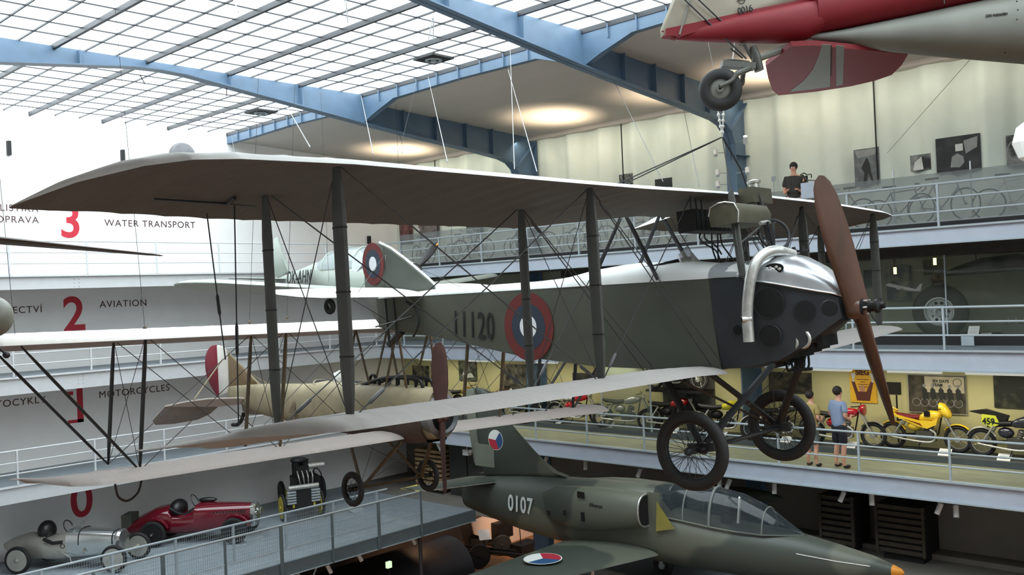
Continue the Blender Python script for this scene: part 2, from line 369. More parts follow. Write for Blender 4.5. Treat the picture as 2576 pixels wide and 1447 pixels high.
# gallery three: raised bed with a black front, and clear screen behind the railing
sbox('trim_3', (20.0, 0, G[3]), (XW, 24.3, G[3] + .16), mat('grey_display_bed', (.55, .56, .56), .7, var=.06, scale=3))
sbox('trim_4', (19.99, 0, G[3]), (20.0, 24.3, G[3] + .13), M_black)
sc = thing('glass_screen', 'long clear glass screen standing between railing and bicycles', 'glass screen')
MB().box((20.15, 0, G[3] + .16), (20.16, 24.0, 12.13)).obj('glass_pane', glassmat('hazy_glass', (.50, .52, .52), .42), sc, smooth=False)  # grey mixed into the pane veils what stands behind it
for y in [2.9 + 1.55 * k for k in range(14)]: MB().box((20.17, y - .012, G[3] + .16), (20.2, y + .012, 12.3)).obj('screen_post', M_railw, sc, smooth=False)
# gallery one plinth
sbox('trim_5', (21.2, 0, G[1]), (XW, 24.0, G[1] + .14), M_plinth)
# tube lamps below gallery two
tubes = [(9.62, 1.21), (7.6, 1.18), (5.95, 1.16), (21.3, 1.25), (23.6, 1.2), (18.6, 1.2), (15.9, 1.2), (13.2, 1.2)]
tl = ['tube lamp left of the yellow poster', 'tube lamp above the team photograph', 'tube lamp at the right end of the motorcycle gallery', 'tube lamp above the poster right of the brown propeller', 'tube lamp nearest the end wall over the motorcycle gallery', 'tube lamp hidden behind the biplane fuselage', 'tube lamp behind the green fuselage side', 'tube lamp behind the engine cowling']
for (y, L), lb in zip(tubes, tl):
    t = thing('tube_lamp', 'white ' + lb, 'lamp', group='motorcycle gallery tube lamps')
    MB().box((20.93, y - L / 2, 7.92), (21.07, y + L / 2, 7.98)).obj('lamp_housing', M_black, t, smooth=False)
    for q_ in (-.4, .4): MB().cyl((21, y + q_, 7.97), (21, y + q_, 8.195), .01, 6).obj('stem', M_black, t)
    MB().box((20.94, y - L / 2 + .01, 7.85), (21.06, y + L / 2 - .01, 7.92)).obj('lamp_tube', mat('tube_glow', (.86, .88, .85), .5, var=0, emit=.5), t, smooth=False)
# black speaker boxes on the end wall
for (x, z), lb in zip(((8.88, 14.48), (11.95, 14.5), (20.83, 12.12)), ('small black wall box at the far left under the skylight', 'small black wall box above the biplane wing tip', 'small black wall box behind the green biplane fin')):
    tag(MB().box((x - .045, YW - .12, z - .19), (x + .045, YW, z + .19)).obj('wall_box', M_black, smooth=False), lb, 'wall speaker')
t = thing('round_duct_outlet', 'round grey dish shape showing above the biplane wing tip on the end wall', 'dish')
MB().lathe((13.78, YW - .02, 14.66), (0, -1, 0), [(.40, 0), (.40, .12), (.36, .2), (.2, .26), (0.01, .28)], 32).obj('dish', mat('grey_dish', (.42, .42, .43), .7), t)
# lettering on the end wall
M_red = mat('red_vinyl', (.72, .12, .20), .5, var=.03)
M_dkv = mat('dark_red_brown_vinyl', (.28, .17, .18), .5, var=.03)
yw = YW - .006
def wt(body, x, z, h, m, lab, sx=1, sp=1.12, al='LEFT', bold=0):
    tag(text(body, h, (x, yw, z), (1, 0, 0), (0, 0, 1), m, depth=.003, sx=sx, space=sp, align=al, name='wall_lettering', bold=bold), lab, 'lettering')
for n_, zb in (('3', 12.13), ('2', 9.53), ('1', 6.96), ('0', 4.33)): wt(n_, 10.10 if n_ != '1' else 10.16, zb, .97, M_red, 'large red numeral %s on the end wall, %s' % (n_, {'3': 'top of the column of four', '2': 'between the top and middle galleries', '1': 'behind the slanting black struts', '0': 'lowest, above the racing cars'}[n_]), sx=.95, bold=.02)
o1 = [o for o in bpy.data.objects if o.name.startswith('wall_lettering') and 'numeral 1' in o.get('label', '')][0]
bm = bmesh.new(); bm.from_mesh(o1.data)
for lo, hi in (((10.13, yw - .003, 6.94), (10.56, yw + .003, 7.03)), ((10.13, yw - .0031, 7.72), (10.30, yw + .0031, 7.82))):
    g_ = bmesh.ops.create_cube(bm, size=1)
    for v in g_['verts']: v.co = Vector([lo[i] + (hi[i] - lo[i]) * (v.co[i] + .5) for i in range(3)])
bm.to_mesh(o1.data); bm.free()
for b_, x, z, h, al in (('WATER TRANSPORT', 11.36, 12.46, .2, 'LEFT'), ('AVIATION', 11.13, 10.12, .2, 'LEFT'), ('MOTORCYCLES', 11.0, 7.55, .2, 'LEFT')):
    wt(b_, x, z, h, M_dkv, 'dark wall lettering reading %s' % b_, al=al)
for b_, z in (('CYKLISTIKA', 12.80), ('DOPRAVA', 12.49), ('LETECTVÍ', 10.06), ('MOTOCYKLY', 7.60), ('NÁŘADÍ A TECHNIKA', 5.24)):
    wt(b_, 9.58, z, .19, M_dkv, 'dark wall lettering ending at the left edge, reading %s' % b_, al='RIGHT')
# ================================================================== GREEN BIPLANE (hung across the middle)
B1 = Fr((.0476, -.9954, .0831), (.9988, .0480, .0049), (-.0081, .0825, .9966), (9.032, 5.344, 9.127))
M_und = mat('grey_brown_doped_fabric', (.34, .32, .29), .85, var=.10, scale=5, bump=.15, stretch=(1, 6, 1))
M_und2 = mat('light_grey_doped_fabric', (.58, .565, .55), .85, var=.06, scale=6, bump=.1, stretch=(1, 6, 1))
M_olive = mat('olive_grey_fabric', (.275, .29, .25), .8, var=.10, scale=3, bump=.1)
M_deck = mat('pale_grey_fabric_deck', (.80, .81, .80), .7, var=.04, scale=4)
M_strut = mat('grey_green_strut_paint', (.25, .255, .24), .55, var=.15, scale=8)
M_bstrut = mat('black_strut_paint', (.11, .12, .13), .45, var=.2, scale=8)
M_wire = mat('steel_wire', (.25, .25, .25), .5, metal=.4, var=0)
M_wireb = mat('black_cable', (.04, .04, .045), .6, var=0)
M_alu = mat('brushed_aluminium', (.78, .80, .82), .30, metal=.85, var=.06, scale=9)
M_dpan = mat('black_engine_panel', (.17, .185, .20), .45, metal=.3, var=.15, scale=5)
M_hole = mat('dark_opening', (.015, .015, .018), .9, var=0)
M_wood = mat('brown_laminated_wood', (.31, .205, .155), .42, var=.25, scale=5, stretch=(1, 1, .4), coat=.2)
M_tyre = mat('black_rubber', (.10, .10, .10), .75, var=.15, scale=12)
M_iron = mat('dark_engine_iron', (.12, .12, .12), .5, metal=.5, var=.4, scale=18)
M_exh = mat('silver_exhaust_pipe', (.72, .72, .70), .42, metal=.8, var=.2, scale=14)
M_rred = mat('roundel_red', (.38, .13, .12), .8, var=.1)
M_rblue = mat('roundel_blue', (.15, .20, .26), .8, var=.1)
M_rwhite = mat('roundel_white', (.86, .88, .90), .8, var=.03)
M_num = mat('black_number_paint', (.06, .06, .06), .7, var=0)
def wing(keys, m, name, parent, rib=.33, camber=.085, under=.03, sag=.008, scallop=.03, thick=.05, mi=0):
    """keys: (y, x leading, z leading, x trailing, z trailing); ribs every `rib` m with the cloth sagging between"""
    keys = sorted(keys); ys = [k[0] for k in keys]
    def at(y):
        for i in range(len(keys) - 1):
            if keys[i][0] <= y <= keys[i + 1][0] + 1e-9:
                t = (y - keys[i][0]) / max(1e-9, keys[i + 1][0] - keys[i][0]); return [a + (b - a) * t for a, b in zip(keys[i], keys[i + 1])]
        return keys[-1]
    L = ys[-1] - ys[0]; n = max(1, round(L / rib)); st = set(round(ys[0] + L * i / (4 * n), 5) for i in range(4 * n + 1)) | set(round(y, 5) for y in ys)
    rings = []
    U = [0, .012, .04, .1, .2, .35, .5, .65, .8, .92, 1]
    for y in sorted(st):
        _, xl, zl, xt, zt = at(min(max(y, ys[0]), ys[-1])); ph = ((y - ys[0]) / L * n) % 1; s = math.sin(PI * ph) ** .8 if 0 < ph < 1 else 0
        c = abs(xl - xt); xt2 = xt + scallop * s * min(1, c) * (1 if xl > xt else -1); f = min(1, c / 1.2)
        up = []; lo = []
        for u in U:
            x = xl + (xt2 - xl) * u; z = zl + (zt - zl) * u
            cam_ = 4 * (u ** .75) * (1 - u ** .75) if u < 1 else 0
            th = thick * f * (math.sqrt(u) * 2.2 - 1.2 * u - u * u) if u < 1 else 0
            up.append((x, y, z + camber * c / 1.7 * cam_ + max(th, 0) - sag * .4 * s * f * (u > .05) * (u < .97)))
            lo.append((x, y, z + (camber * .55) * c / 1.7 * cam_ - max(th, 0) * .35 + (sag * s * f * min(1, (1 - u) * 2.2) if .05 < u < .97 else 0)))
            if u < 1 and lo[-1][2] > up[-1][2] - .003: lo[-1] = (x, y, up[-1][2] - .003)
        rings.append(up + lo[::-1][1:-1])
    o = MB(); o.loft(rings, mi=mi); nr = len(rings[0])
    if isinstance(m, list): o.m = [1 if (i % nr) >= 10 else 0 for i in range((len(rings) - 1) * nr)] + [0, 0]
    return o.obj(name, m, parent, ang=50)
def strut(parent, a, b, w, m, name='interplane_strut', taper=.45, bands=0, deep=.45, ax=(1, 0, 0)):
    a = Vector(a); b = Vector(b); N = 10; pts = [a.lerp(b, i / N) for i in range(N + 1)]
    R = [w * (taper + (1 - taper) * min(1, math.sin(PI * min(max(i / N, .02), .98)) * 2.2)) / 2 for i in range(N + 1)]
    o = MB().tube(pts, R, 10, flat=deep, fl_axis=ax).obj(name, m, parent)
    for k in range(bands):
        q = (k + 1) / (bands + 1); c = a.lerp(b, q); d = (b - a).normalized()
        MB().tube([c - d * .006, c + d * .006], w * .52, 10, flat=deep * 1.15, fl_axis=ax).obj('binding', M_wireb, o)
    return o
def wire(parent, a, b, r=.0045, m=None, name='bracing_wire', buckle=False):
    a = Vector(a); b = Vector(b); o = MB().cyl(a, b, r, 5).obj(name, m or M_wire, parent)
    if buckle:
        d = (b - a).normalized(); c = a + d * .28; MB().tube([c - d * .09, c - d * .07, c + d * .07, c + d * .09], [r, r * 2.6, r * 2.6, r], 6).obj('turnbuckle', m or M_wire, o)
    return o
def spoked_wheel(parent, c, axis, R, r, m_tyre, m_rim, nsp=36, name='wheel', dish=.07, label=None, hubr=.045):
    """tyre, rim, hub and crossed wire spokes"""
    c = Vector(c); x, y, z = frame_from(axis)
    w = MB().torus(c, axis, R - r, r, 48, 12, sq=.85).obj(name, m_tyre, parent, label=label)
    MB().torus(c, axis, R - 2 * r + .004, .016, 48, 8, sq=1.7).obj('rim', m_rim, w)
    MB().lathe(c, axis, [(.012, -dish - .05), (.03, -dish - .04), (hubr, -dish), (hubr * .8, 0), (hubr, dish), (.03, dish + .04), (.012, dish + .05)], 14).obj('hub', m_rim, w)
    sp = MB()
    for k in range(nsp):
        a = 2 * PI * k / nsp; s = 1 if k % 2 else -1; a2 = a + (.5 if (k // 2) % 2 else -.5)
        p = c + (x * math.cos(a2) + y * math.sin(a2)) * hubr * .9 + z * dish * s; q = c + (x * math.cos(a) + y * math.sin(a)) * (R - 2 * r + .01)
        sp.cyl(p, q, .0028, 4)
    o = sp.obj('spokes', m_rim, w); return w
b1 = thing('biplane', 'large olive and grey two-seat biplane numbered 11120 hanging across the middle of the hall', 'aeroplane', B1.M)
P = b1
U = [(-6.72, -1.46, 1.77, -1.56, 1.765), (-6.62, -.75, 1.79, -1.53, 1.75), (-6.52, -.1, 1.765, -1.45, 1.73), (-6.38, .2, 1.75, -1.36, 1.72), (-6.15, .33, 1.745, -1.33, 1.71), (-5.3, .36, 1.77, -1.33, 1.69), (-2.7, .36, 1.79, -1.32, 1.69), (-1.75, .36, 1.80, -1.32, 1.69), (-.36, .36, 1.83, -.66, 1.75), (.36, .36, 1.84, -.66, 1.76), (.5, .36, 1.84, -1.3, 1.72), (2.9, .36, 1.84, -1.32, 1.71), (5.0, .34, 1.80, -1.33, 1.70), (5.6, .25, 1.79, -1.35, 1.71), (5.9, .0, 1.78, -1.4, 1.72), (6.15, -.8, 1.77, -1.5, 1.73), (6.25, -1.45, 1.75, -1.55, 1.75)]
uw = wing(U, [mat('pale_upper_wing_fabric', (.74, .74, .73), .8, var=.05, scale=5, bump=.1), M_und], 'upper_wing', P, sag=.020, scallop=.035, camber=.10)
Ls = [(-6.13, -1.2, .03, -1.3, .03), (-5.85, -1.02, .03, -1.3, .01), (-5.64, -.72, .04, -1.3, -.02), (-5.58, -.1, .045, -1.29, -.04), (-5.5, .24, .045, -1.28, -.05), (-5.35, .34, .045, -1.28, -.06), (-4.0, .37, .01, -1.28, -.10), (-1.2, .37, -.045, -1.28, -.14), (-.44, .30, -.09, -1.28, -.16)]
lw = wing(Ls, M_und2, 'lower_wing', P, sag=.006, scallop=.02, camber=.10)
Lp = [(-a[0] * .95, a[1], a[2] - .02, a[3], a[4]) for a in Ls]
wing(Lp, M_und2, 'lower_wing', P, sag=.006, scallop=.02, camber=.10)
# ---- fuselage: flat sides, rounded deck
def hw(x): return .43 if x > -1.5 else max(.05, .43 + (x + 1.5) * .38 / 4.1)
def ztop(x): return .93 + (.21 - x) * (1.36 - .93) / 5.9 if x < .21 else .93
def zbot(x): 
    pts = [(-5.75, 1.0), (-5.5, .90), (-4.0, .62), (-2.65, .30), (-1.3, .08), (.15, -.05), (1.2, 0)]
    for i in range(len(pts) - 1):
        if pts[i][0] <= x <= pts[i + 1][0]: t = (x - pts[i][0]) / (pts[i + 1][0] - pts[i][0]); return pts[i][1] + (pts[i + 1][1] - pts[i][1]) * t
    return pts[0][1] if x < pts[0][0] else pts[-1][1]
rings = []
for x in [-5.55, -5.2, -4.6, -4.0, -3.3, -2.6, -2.0, -1.4, -.8, -.3, .2]:
    w, t, b = hw(x), ztop(x), zbot(x); rings.append([(x, -w, t), (x, -w * 1.02, (t + b) / 2), (x, -w, b), (x, w, b), (x, w * 1.02, (t + b) / 2), (x, w, t)])
fz = MB().loft(rings).obj('fuselage', M_olive, P, ang=25)
def deck_h(x):
    K = [(-5.5, .02), (-4.3, .09), (-2.4, .10), (-1.9, .12), (-1.5, .19), (-.95, .24), (-.2, .22), (.2, .16), (.75, .14)]
    for i in range(len(K) - 1):
        if K[i][0] <= x <= K[i + 1][0]: t = (x - K[i][0]) / (K[i + 1][0] - K[i][0]); return K[i][1] + (K[i + 1][1] - K[i][1]) * t
    return .1
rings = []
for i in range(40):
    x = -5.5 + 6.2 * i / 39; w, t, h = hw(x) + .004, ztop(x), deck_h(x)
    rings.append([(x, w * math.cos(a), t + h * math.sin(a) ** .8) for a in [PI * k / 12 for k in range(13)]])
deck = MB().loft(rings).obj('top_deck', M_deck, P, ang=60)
for cx, rx, ry, nm in ((-.62, .36, .27, 'front'), (-1.95, .30, .26, 'rear')):
    cz = ztop(cx) + deck_h(cx)
    MB().lathe((cx, 0, cz - .055), (0, 0, 1), [(1, 0), (1, .05), (.96, .052), (.01, .05)], 28).obj('cockpit_opening', M_hole, P).scale = (1, 1, 1)
    o = P.children[-1] if False else None
# elliptical cockpit rims
for o in [x for x in bpy.data.objects if x.name.startswith('cockpit_opening')]:
    cx = -.62 if o.name == 'cockpit_opening' else -1.95
    for v in o.data.vertices:
        v.co.x = cx + (v.co.x - cx) * .36; v.co.y *= .27
    for v in o.data.vertices:   # drape over the rounded deck
        v.co.z += -.10 * (v.co.y / .27) ** 2 * .5
    rim = MB(); pts = []
    for k in range(33):
        a = 2 * PI * k / 32; pts.append((cx + .37 * math.cos(a), .28 * math.sin(a), ztop(cx) + deck_h(cx) - .002 - .05 * math.sin(a) ** 2))
    rim.tube(pts, .012, 6); rim.obj('cockpit_rim', M_bstrut, P)
# windscreen
mb = MB(); a = []; b = []
for k in range(9):
    t = -PI / 2 + PI * k / 8; a.append((-.18 + .10 * math.cos(t), .24 * math.sin(t), 1.09 - .06 * abs(math.sin(t)))); b.append((-.32 + .06 * math.cos(t), .15 * math.sin(t), 1.36 - .10 * abs(math.sin(t))))
mb.loft([a, b], cap=False, closed=False); wsn = mb.obj('windscreen', glassmat('windscreen_celluloid', (.72, .73, .70), .5), P)
sol = wsn.modifiers.new('thickness', 'SOLIDIFY'); sol.thickness = .004
# roundel and number on the starboard side
def roundel(parent, c, nrm, R, q=((1, M_rred), (.68, M_rblue), (.34, M_rwhite))):
    c = Vector(c); n = Vector(nrm).normalized(); last = parent
    for i, (k, m) in enumerate(q):
        last = MB().lathe(c + n * (.002 * i), n, [(R * k, 0), (R * k, .003), (.001, .003)], 40).obj('roundel', m, parent)
def side(px, py, w=None):
    x = -3.0
    for _ in range(6): p = B1.on(px, py, 1, -hw(x)); x = p.x
    return p
rc = side(1331, 822); nrm = (-.093 if rc.x < -1.5 else 0, -1, 0); roundel(fz, (rc.x, -hw(rc.x) - .014, rc.z), nrm, .43)
p0 = side(1139, 845); p1 = side(1232, 853)
text('11120', .37, (p0.x, -hw(p0.x) - .016, p0.z), (1, -.093, (p1.z - p0.z) / (p1.x - p0.x)), (0, 0, 1), M_num, fz, sx=.62, space=1.1, bold=.0, name='fuselage_number', label='black fuselage number 11120')
# access seams
MB().bar((-1.32, -.445, .1), (-1.32, -.445, 1.02), .012, .004, up=(0, 1, 0)).obj('panel_seam', M_hole, fz)
# tail
def outline(parent, pts, th, m, name, ax=(0, 1, 0), label=None):
    a = Vector(ax) * th / 2; n = len(pts); c = sum((Vector(p) for p in pts), Vector()) / n
    inn = [Vector(p) + (c - Vector(p)) * .06 for p in pts]
    return MB().loft([[p - a for p in inn], [Vector(p) for p in pts], [p + a for p in inn]]).obj(name, m, parent, ang=60, label=label)
T = lambda px, py: B1.on(px, py, 1, 0)
outline(P, [T(*q) for q in ((971, 736), (971, 690), (972, 640), (962, 614), (985, 628), (1020, 655), (1060, 688), (1085, 710), (1098, 722), (1101, 738))], .07, mat('fin_grey_green_fabric', (.28, .295, .265), .8, var=.06), 'fin')
# the rudder is turned a little about its hinge
hg = T(970, 700); ca, sa = math.cos(math.radians(11)), math.sin(math.radians(11))
B1r = Fr(B1.R @ Vector((ca, -sa, 0)), B1.R @ Vector((sa, ca, 0)), B1.R @ Vector((0, 0, 1)), B1.w(hg))
TR = lambda px, py, o=0: B1.Ri @ (B1r.w(B1r.on(px, py, 1, 0) + Vector((0, o, 0))) - B1.T)
RN = Vector((-sa, -ca, 0))
MB().tube([T(955, 611), T(985, 626), T(1020, 652), T(1060, 686), T(1085, 708), T(1098, 722), T(1101, 738)], .022, 8).obj('fin_edge', M_deck, P)
rd = outline(P, catmull([TR(*q) for q in ((969, 836), (955, 818), (937, 790), (925, 755), (920, 720), (919, 670), (924, 635), (936, 616), (952, 611), (967, 622))], 4) + [TR(971, 700), TR(972, 780)], .05, mat('rudder_grey_fabric', (.33, .34, .31), .8, var=.06), 'rudder')
rr = TR(943, 664); roundel(rd, rr + RN * .032, RN, .32)
# tailplane, nose down so that its top shows
tz = lambda x: 1.285 + (-4.5 - x) * .235
TP = []
for s in (-1, 1):
    TP = [(s * .06, -4.42, tz(-4.42), -5.45, tz(-5.45)), (s * .9, -4.52, tz(-4.52), -5.6, tz(-5.6)), (s * 1.75, -4.68, tz(-4.68), -5.62, tz(-5.62)), (s * 1.98, -4.85, tz(-4.85), -5.55, tz(-5.55)), (s * 2.1, -5.12, tz(-5.12), -5.35, tz(-5.35))]
    wing(TP, M_deck, 'tailplane', P, camber=.02, thick=.04, sag=.002, scallop=0)
for s in (-1, 1):
    wire(P, (-4.7, s * 1.2, 1.30), (-5.3, 0, 2.0), .004); wire(P, (-4.7, s * 1.2, 1.28), (-5.3, 0, .95), .004)
MB().tube([(-5.28, -.12, 1.32), (-5.28, -.13, .6)], .018, 8).obj('tail_strut', M_bstrut, P)
MB().tube([(-5.12, -.1, 1.32), (-5.12, -.12, .62)], .012, 8).obj('tail_strut', M_bstrut, P)
MB().tube([(-5.5, -.16, .93), (-4.6, -.24, 1.0)], .012, 6).obj('control_rod', M_bstrut, P)
MB().tube(catmull([(-4.75, -.2, 1.22), (-4.55, -.22, 1.1), (-4.5, -.24, .9), (-4.65, -.22, .72)], 5), .02, 6).obj('control_horn', M_bstrut, P)
MB().tube(catmull([T(1012, 834), T(1000, 846), T(988, 858), T(976, 866)], 4), [.055] * 9 + [.05, .05, .055, .03], 10).obj('tail_skid', mat('dark_grey_skid', (.20, .20, .20), .6), P)
# ---- engine bay
sides = MB(); 
ER = []
for x, w, t, b in ((.205, .435, .93, -.05), (.55, .43, .90, -.06), (.85, .40, .82, -.02), (1.1, .33, .72, .10), (1.3, .24, .66, .24), (1.45, .15, .58, .34)):
    ER.append([(x, -w, t), (x, -w * 1.03, (t + b) / 2), (x, -w * .92, b + .03), (x, -w * .5, b), (x, w * .5, b), (x, w * .92, b + .03), (x, w * 1.03, (t + b) / 2), (x, w, t)])
eng = sides.loft(ER).obj('engine_panel', M_dpan, P, ang=30)
def ew(x):
    K = [(.2, .435), (.55, .43), (.85, .40), (1.1, .33), (1.3, .24), (1.45, .15)]
    for i in range(5):
        if K[i][0] <= x <= K[i + 1][0]: return 1.03 * (K[i][1] + (K[i + 1][1] - K[i][1]) * (x - K[i][0]) / (K[i + 1][0] - K[i][0]))
    return .44
def eside(px, py):
    w = .43
    for _ in range(6):
        p = B1.on(px, py, 1, -w); x = p.x; w = ew(x)
    return p, w
for px, py, r in ((1935, 762, .15), (1938, 845, .11), (2026, 782, .10), (2088, 776, .075), (1858, 830, .05)):
    p, w = eside(px, py); w = ew(p.x) - .004; MB().lathe((p.x, -w - .012, p.z), (.12 if p.x < .85 else .42, -1, 0), [(r * 1.07, 0), (r * 1.07, .012), (r, .013), (.001, .008)], 28).obj('cooling_hole', M_hole, eng)
    MB().torus((p.x, -w - .02, p.z), (.12 if p.x < .85 else .42, -1, 0), r * 1.04, .006, 28, 5).obj('hole_rim', M_dpan, eng)
# silver hood over the engine
HR = []
for x, w, t, b in ((.50, .40, 1.08, .90), (.70, .43, 1.10, .86), (.92, .42, 1.11, .80), (1.10, .36, 1.04, .74), (1.28, .28, .92, .68), (1.40, .20, .80, .64), (1.48, .13, .66, .60)):
    HR.append([(x, w * math.cos(a), b + (t - b) * max(0, math.sin(a)) ** .62) for a in [PI * k / 16 for k in range(17)]] + [(x, -w, b - .02), (x, w, b - .02)])
hood = MB().loft(HR).obj('engine_hood', M_alu, P, ang=40)
MB().tube([(h[16][0], h[16][1] - .004, h[16][2] - .01) for h in HR], .010, 6).obj('hood_edge', M_alu, hood)
for px, py, rx, rz in ((1952, 676, .11, .055), (1905, 688, .035, .06)):
    p = B1.on(px, py, 1, -.33); o = MB().lathe((0, 0, 0), (0, -1, 0), [(1, 0), (1, .01), (.001, .012)], 24)
    o.v = [(v[0] * rx + p.x, v[1] + p.y - .055, v[2] * rz + p.z) for v in o.v]; o.obj('hood_opening', M_hole, hood)
    mm = MB()
    for k in range(5): mm.ball((p.x - rx * .6 + k * rx * .3, p.y - .07, p.z + (.012 if k % 2 else -.012)), .016, 8, 5, sc=(1.3, .5, 1))
    if rx > .1: mm.obj('rocker_gear', M_exh, hood)
for k in range(6):
    MB().tube([(.62 + k * .09, .02, 1.10), (.62 + k * .09, .02, 1.155)], [.03, .02], 8).obj('rocker_box', M_iron, P)
MB().tube([(.58, .06, 1.145), (1.12, .06, 1.10)], .016, 6).obj('rocker_shaft', M_iron, P)
# deck panel in front of the cockpit, grey metal
rings = []
for x, w, t, h in ((.20, .44, .935, .17), (.38, .44, .92, .17), (.55, .44, .905, .16)):
    rings.append([(x, w * math.cos(a), t + h * math.sin(a) ** .8) for a in [PI * k / 12 for k in range(13)]])
MB().loft(rings).obj('scuttle_panel', mat('grey_metal_panel', (.55, .57, .58), .5, metal=.2, var=.05), P)
# engine bits under the nose
mm = MB()
for k in range(7):
    mm.box((.65 + .09 * k, -.2, -.08 + .03 * k), (.71 + .09 * k, .2, .12 + .03 * k))
mm.obj('crankcase', M_iron, P)
for k, (x, z, r) in enumerate(((.95, .18, .09), (1.08, .2, .085), (.8, .05, .07))):
    MB().torus((x, -.3 + .02 * k, z), (0.2, 1, 0), r, .018, 18, 6).obj('coil_pipe', M_exh if k < 2 else M_iron, P)
for k in range(4):
    MB().tube(catmull([(.8 + k * .06, -.12, .02), (.83 + k * .06, -.16, -.12), (.9 + k * .05, -.14, -.08), (.9 + k * .05, -.12, .02)], 4), .012, 6).obj('oil_pipe', M_iron, P)
MB().box((.85, -.17, -.13), (1.08, -.12, -.10)).obj('drain_tray', M_iron, P, smooth=False)
# exhaust pipe
ep = [B1.on(1996, 640, 1, -.05), B1.on(1965, 632, 1, -.20), B1.on(1935, 634, 1, -.34), B1.on(1908, 652, 1, -.45), B1.on(1892, 685, 1, -.52), B1.on(1884, 730, 1, -.55), B1.on(1880, 790, 1, -.56), B1.on(1884, 860, 1, -.56)]
ex = MB().tube(catmull(ep, 6), [.05] * 6 + [.058] * 37, 14).obj('exhaust_pipe', M_exh, P)
pq = B1.on(1884, 860, 1, -.56); MB().cyl((pq.x, pq.y, pq.z - .004), (pq.x, pq.y, pq.z + .02), .05, 14).obj('pipe_mouth', M_hole, ex)
p = B1.on(1880, 803, 1, -.60); MB().tube([(p.x + .02, p.y + .04, p.z), (p.x - .05, p.y - .03, p.z)], .035, 12).obj('exhaust_stub', M_exh, ex)
MB().cyl((p.x - .045, p.y - .025, p.z), (p.x - .054, p.y - .034, p.z), .029, 12).obj('stub_mouth', M_hole, ex)
# propeller
hub = Vector((1.57, 0, .45))
pu = B1.on(2060, 440, 0, 1.57); pl = B1.on(2247, 1066, 0, 1.57)
du = (pu - hub); dl = (pl - hub)
d0 = (pu - pl).normalized(); Rr = 1.37; hc = hub
def blade(parent, hubp, d, fwd, R, m, wid=.15, name='propeller_blade', prof=None, tw0=1.05, tw1=.5, sweep=1):
    hubp = Vector(hubp); d = Vector(d).normalized(); f = Vector(fwd).normalized(); s = d.cross(f).normalized() * sweep; rings = []
    prof = prof or [(0, .60), (.1, .62), (.25, .78), (.45, .98), (.65, 1.0), (.82, .92), (.93, .72), (.985, .4), (1, .1)]
    for q, w in prof:
        t = q; tw = tw0 + (tw1 - tw0) * q; c = math.cos(tw); sn = math.sin(tw); th = .055 * (1 - q) ** 1.0 + .012
        ch = (s * c + f * sn); nn = (f * c - s * sn); o = hubp + d * (R * q)
        rings.append([o + ch * (wid * w * math.cos(a) ) + nn * (th * math.sin(a) + .012 * math.cos(a) ** 2) for a in [2 * PI * k / 14 for k in range(14)]])
    return MB().loft(rings).obj(name, m, parent)
pr = MB().lathe(hc - Vector((.09, 0, 0)), (1, 0, 0), [(.10, 0), (.115, .05), (.115, .12), (.09, .16)], 18).obj('propeller', M_wood, P)
PF = [(0, .85), (.1, .85), (.25, .9), (.45, 1.0), (.65, 1.0), (.82, .9), (.93, .68), (.985, .38), (1, .1)]
blade(pr, hc, d0, (1, 0, 0), du.length, M_wood, wid=.15, prof=PF, tw0=.78, tw1=.58)
blade(pr, hc, -d0, (1, 0, 0), dl.length, M_wood, wid=.15, prof=PF, tw0=.78, tw1=.58)
MB().lathe(hc + Vector((.05, 0, 0)), (1, 0, 0), [(.10, 0), (.10, .03), (.05, .04), (.05, .12), (.07, .13), (.07, .16), (.03, .18), (.03, .22)], 16).obj('propeller_boss', M_iron, pr)
for k in range(6):
    a = 2 * PI * k / 6; MB().cyl(hc + Vector((.05, .075 * math.cos(a), .075 * math.sin(a))), hc + Vector((.12, .075 * math.cos(a), .075 * math.sin(a))), .012, 6).obj('boss_bolt', M_exh, pr)
# ---- struts
S = {}
for sd, a_, b_ in ((-1, 5.26, 2.32), (1, 5.1, 2.45)):
    for nm, x0, x1 in (('F', 0, .12), ('R', -.84, -.72)):
        for io, y in (('o', a_), ('i', b_)):
            S[(nm, io, sd, 0)] = Vector((x0, sd * y, .055 + (.03 if io == 'o' else -.03) - (.10 if nm == 'R' else 0) * .4)); S[(nm, io, sd, 1)] = Vector((x1, sd * y, 1.83 if nm == 'F' else 1.80))
            strut(P, S[(nm, io, sd, 0)], S[(nm, io, sd, 1)], .135 if nm == 'F' else .115, M_strut, bands=3, deep=.42)
def WR(a, b, **k): wire(P, S[a] if isinstance(a, tuple) and a in S else a, S[b] if isinstance(b, tuple) and b in S else b, **k)
for sd in (-1, 1):
    for nm in 'FR':
        WR((nm, 'o', sd, 0), (nm, 'i', sd, 1), buckle=True, r=.006); WR((nm, 'i', sd, 0), (nm, 'o', sd, 1), buckle=True, r=.006)
        fb = Vector((.1 if nm == 'F' else -.75, sd * .42, .0)); ft = Vector((.12 if nm == 'F' else -.72, sd * .45, 1.84))
        WR((nm, 'i', sd, 0), ft, buckle=True, r=.006); WR((nm, 'i', sd, 1), fb, buckle=True, r=.006)
        WR((nm, 'i', sd, 1), fb + Vector((.12, 0, .03)), r=.005)
    for io in 'oi':
        WR(('F', io, sd, 0), ('R', io, sd, 1), r=.004); WR(('R', io, sd, 0), ('F', io, sd, 1), r=.004)
        for nm in 'FR':
            t = S[(nm, io, sd, 1)]; MB().ball(t - Vector((0, 0, .02)), .03, 8, 6).obj('strut_fitting', M_bstrut, P); t = S[(nm, io, sd, 0)]; MB().ball(t + Vector((0, 0, .01)), .035, 8, 6, sc=(1, 1, .6)).obj('strut_fitting', M_bstrut, P)
    WR(('F', 'i', sd, 1), Vector((.12, sd * 2.9, 1.82)) + Vector((0, sd * .0, 0)), r=.003)
